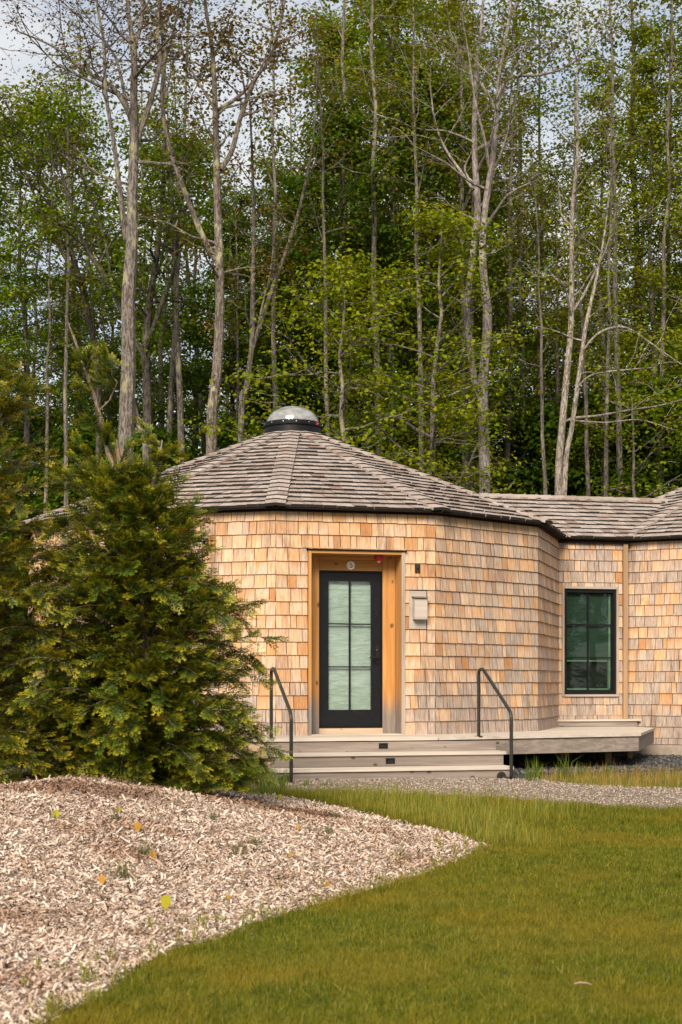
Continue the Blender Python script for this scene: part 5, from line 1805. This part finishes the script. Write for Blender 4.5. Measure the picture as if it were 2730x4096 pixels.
nchips = chips()
nlawn = lawn_grass()
rough_grass('tall_grass', 'tall yellow green grass between the mulch mound and the gravel path', 62000, (-.9, 6.0, 11.2, 15.8),
            lambda x, y: (mound_d(x, y) < -.02) & (path_d(x, y) < .12) & ((y > 12.4 + .35 * np.clip(x, 0, 9)) | (mound_d(x, y) > -.55)) & (mound_d(x, y) > -1.0 - .35 * np.clip(y - 12, 0, 3) + .5 * wob(x, y, 1.1, 8)) & (rng.random(len(x)) < np.exp(np.clip(mound_d(x, y) + .5, -3, 0) * 1.1)), (.08, .24), (.003, .006), 'tall', .3)
rough_grass('path_edge_grass', 'dry orange and green rough grass between the path and the stone bed', 16000, (2.4, 8.5, 16.0, 20.4),
            lambda x, y: (path_d(x, y) < .10) & (poly_dist(x, y, BED) < .25), (.06, .20), (.004, .007), 'dry', .4)
rough_grass('path_weeds', 'thin grass sprouting through the gravel edge', 14000, (-1.5, 8.0, 13.5, 17.2),
            lambda x, y: (path_d(x, y) > -.05) & (path_d(x, y) < .35) & (rng.random(len(x)) < .5), (.04, .12), (.003, .006), 'tall', .4)
rough_grass('back_grass', 'rough dark grass behind the mound at the foot of the conifers', 7000, (-4.6, -.6, 14.6, 18.4),
            lambda x, y: (mound_d(x, y) < .6), (.14, .34), (.005, .009), 'weed', .35)

# weeds along the edge of the mulch
def edge_weeds():
    n = 60000
    x, y = scatter(n, -1.4, 1.3, 4.9, 12)
    d = mound_d(x, y)
    k = (d > -.06) & (d < .42) & (rng.random(n) < .035 * np.exp(-np.clip(d, 0, 1) * 7) + .0012)
    x, y = x[k], y[k]
    X = np.repeat(x, 9) + rng.normal(0, .012, len(x) * 9); Y = np.repeat(y, 9) + rng.normal(0, .012, len(x) * 9)
    h = np.repeat(rng.uniform(.04, .13, len(x)), 9) * rng.uniform(.5, 1.2, len(X)); w = rng.uniform(.003, .006, len(X))
    v, f = blades('edge_weeds', X, Y, mound_z(X, Y) - .005, h, w, None, .35, 2)
    tag(link('edge_weeds', new_mesh('edge_weeds', v, f, M['tall'])), 'thin weeds along the edge of the wood chips', 'weeds', None, 'stuff')
edge_weeds()

def pebbles(name, label, n, region, keep, size, mat, zf, dens=1.0):
    x, y = scatter(n, *region); k = keep(x, y); x, y = x[k], y[k]; n = len(x)
    s = rng.uniform(*size, n)[:, None]
    z = zf(x, y)
    base = np.array([(1, 0, 0), (-1, 0, 0), (0, 1, 0), (0, -1, 0), (0, 0, .7), (0, 0, -.5)], float)
    v = base[None] * s[:, None] * rng.uniform(.6, 1.3, (n, 6, 1))
    a = rng.uniform(0, 6.28, n); ca, sa = np.cos(a)[:, None], np.sin(a)[:, None]
    vx = v[..., 0] * ca - v[..., 1] * sa; vy = v[..., 0] * sa + v[..., 1] * ca
    v = np.stack([vx + x[:, None], vy + y[:, None], v[..., 2] + z[:, None] + s * .3], -1)
    b = (np.arange(n) * 6)[:, None]
    f = np.concatenate([b + np.array(q) for q in ([0, 2, 4], [2, 1, 4], [1, 3, 4], [3, 0, 4], [2, 0, 5], [1, 2, 5], [3, 1, 5], [0, 3, 5])])
    tag(link(name, new_mesh(name, v.reshape(-1, 3), f, mat)), label, 'gravel', None, 'stuff')
def m_stone(name, stops):
    m, nt, b = mat_new(name)
    nt.links.new(ramp(nt, piece_random(nt), stops), b.inputs['Base Color']); b.inputs['Roughness'].default_value = .85
    return m
M['peb'] = m_stone('crushed stone', [(0, (.10, .08, .064)), (.5, (.27, .215, .175)), (1, (.45, .37, .31))])
M['pebdark'] = m_stone('dark crushed stone chips', [(0, (.012, .012, .013)), (.6, (.05, .05, .052)), (1, (.13, .125, .125))])
pebbles('path_stones', 'loose grey crushed stones of the path', 30000, (-1.6, 8, 13.4, 18.2), lambda x, y: (path_d(x, y) > .02) & frustum(x, y, 1.2), (.006, .017), M['peb'], lambda x, y: ground_z(x, y) + .022)
pebbles('bed_stones', 'loose dark stones under and beside the deck', 14000, (2.2, 8.4, 18.5, 24), lambda x, y: (poly_dist(x, y, BED) > .05), (.015, .04), M['pebdark'], lambda x, y: ground_z(x, y) + .032)

# ------------------------------------------------------------------ single plants on the mulch
def on_mound(u, v):
    lo, hi = 4.5, 16.0
    f_ = lambda Y: (CAMZ - (v - VH) / F * Y) - float(mound_z(upos(u, Y), Y))
    Y = lo
    while Y < hi and f_(Y) > 0: Y += .02
    return Vector((upos(u, Y), Y, float(mound_z(upos(u, Y), Y))))

def tuft(u, v, px, label, mat='weed', n=46, group='tufts in the mulch'):
    p = on_mound(u, v)
    H = px / F * p.y
    root = thing('grass_tuft', label, 'plant', p, group, False)
    x = rng.normal(0, H * .22, n); y = rng.normal(0, H * .22, n)
    h = rng.uniform(.5, 1.1, n) * H; w = rng.uniform(.003, .006, n)
    vv, f = blades('blades', x, y, np.full(n, -.01), h, w, None, .5, 2)
    o = bpy.data.objects.new('blades', new_mesh('blades', vv, f, M[mat])); COL.objects.link(o); o.parent = root
M['sedge'] = m_grass('blue green sedge', [(0, (.05, .075, .03)), (.5, (.10, .13, .05)), (.85, (.16, .17, .06)), (1, (.33, .24, .12))], .1)
T1 = 'small dark sedge tuft rooted in the wood chips'
for (u, v, px, lab) in ((466, 3290, 62, 'sedge tuft with a yellow leaf beside it, below the conifer shade'), (854, 3288, 56, T1), (1308, 3342, 58, T1), (585, 3428, 82, 'taller sedge tuft caught up with orange leaves'), (951, 3424, 66, T1), (1018, 3384, 48, T1),
                      (487, 3520, 108, 'largest sedge tuft, with a long green stem at its side'), (1344, 3278, 44, T1)):
    tuft(u, v, px, lab, 'sedge', 60)
def leafy(u, v, px, kind, lab):
    p = on_mound(u, v)
    H = px / F * p.y
    root = thing('seedling', lab, 'seedling', p, 'seedlings in the mulch', False)
    rr = random.Random(int(u))
    mb = MB(); mb.tube([(0, 0, -.02), (.003, 0, H * .3), (0, 0, H * .75)], .0016, 5); 
    o = bpy.data.objects.new('stem', mb.mesh('stem', M['twig'])); COL.objects.link(o); o.parent = root
    # broad pointed leaf hanging from the stem, folded along its rib
    a = rr.uniform(-.6, .6); ex = Vector((math.cos(a), math.sin(a), 0)); pr = Vector((-math.sin(a), math.cos(a), 0))
    out_ = [(0, .0), (.20, .06), (.34, .24), (.32 + rr.uniform(-.05, .05), .5), (.20, .76), (rr.uniform(-.05, .05), 1.0)]
    V = []; Fc = []
    top = Vector((0, -.004, H))
    for sg in (1, -1):
        b_ = len(V)
        for (x, yy) in out_: V.append(top + ex * (sg * x * H * .95) - Vector((0, 0, 1)) * (yy * H * .92) - pr * (abs(x) * H * .25 + .1 * H * yy))
        Fc += [[b_, b_ + 1, b_ + 2], [b_, b_ + 2, b_ + 3], [b_, b_ + 3, b_ + 4], [b_, b_ + 4, b_ + 5]]
    o = bpy.data.objects.new('leaf', new_mesh('leaf', V, Fc, LEAF[kind])); COL.objects.link(o); o.parent = root
LEAF['yellow'] = m_leaf('yellow green leaf', [(0, (.36, .36, .03)), (1, (.46, .40, .035))], .35)
LEAF['orange'] = m_leaf('orange leaf', [(0, (.46, .24, .035)), (1, (.52, .30, .05))], .35)
YL = 'single yellow green seedling leaf standing in the wood chips'; OL = 'single orange seedling leaf standing in the wood chips'
for (u, v, px, kd, lab) in ((225, 3285, 44, 'yellow', YL), (475, 3256, 30, 'yellow', 'yellow leaf seedling touching a sedge tuft'), (553, 3334, 44, 'orange', OL), (411, 3548, 46, 'orange', OL), (665, 3646, 66, 'yellow', 'largest yellow green seedling leaf in the wood chips'),
                          (915, 3612, 34, 'orange', OL), (1310, 3562, 36, 'orange', OL), (1123, 3206, 30, 'yellow', YL), (1199, 3188, 28, 'yellow', YL), (1196, 3326, 26, 'orange', OL), (1163, 3438, 28, 'orange', OL), (612, 3444, 40, 'orange', 'orange seedling leaf beside the taller sedge tuft'), (1690, 3300, 34, 'orange', 'orange seedling leaf at the back rim of the mound')):
    leafy(u, v, px, kd, lab)
# grass clumps by the deck
def clump(x, y, H, lab, n=34):
    root = thing('grass_clump', lab, 'plant', (x, y, float(ground_z(x, y))), 'grass clumps by the deck', False)
    xx = rng.normal(0, .035, n); yy = rng.normal(0, .035, n)
    vv, f = blades('blades', xx, yy, np.full(n, -.01), rng.uniform(.55, 1.1, n) * H, rng.uniform(.006, .010, n), None, .5, 2)
    o = bpy.data.objects.new('blades', new_mesh('blades', vv, f, M['weed'])); COL.objects.link(o); o.parent = root
GC = 'long bladed green grass clump in front of the dark gap under the deck'
for (u, v, px) in ((2120, 3130, 120), (2150, 3120, 100), (2260, 3112, 130), (2330, 3110, 70), (2440, 3100, 50)):
    Y = F * (CAMZ - .05) / (v - VH); clump(upos(u, Y), Y, px / F * Y, GC)
GC2 = 'grass clump at the foot of the steps beside the handrail'
for (u, v, px) in ((1088, 3150, 90), (1105, 3146, 60), (1230, 3152, 50), (1300, 3150, 40), (1010, 3140, 110), (960, 3138, 90)):
    Y = F * (CAMZ - .05) / (v - VH); clump(upos(u, Y), Y, px / F * Y, GC2, 26)
# dead twig on the lawn
Y = F * CAMZ / (3962 - VH); x = upos(2330, Y)
root = thing('fallen_twig', 'short dry twig lying on the lawn', 'twig', (x, Y, .03), None, False)
mb = MB(); mb.tube([(-.03, .01, -.006), (-.01, .0, .002), (.02, -.004, .0), (.035, -.012, -.004)], [.003, .004, .003, .002], 6)
o = bpy.data.objects.new('stick', mb.mesh('stick', M['twig'])); COL.objects.link(o); o.parent = root
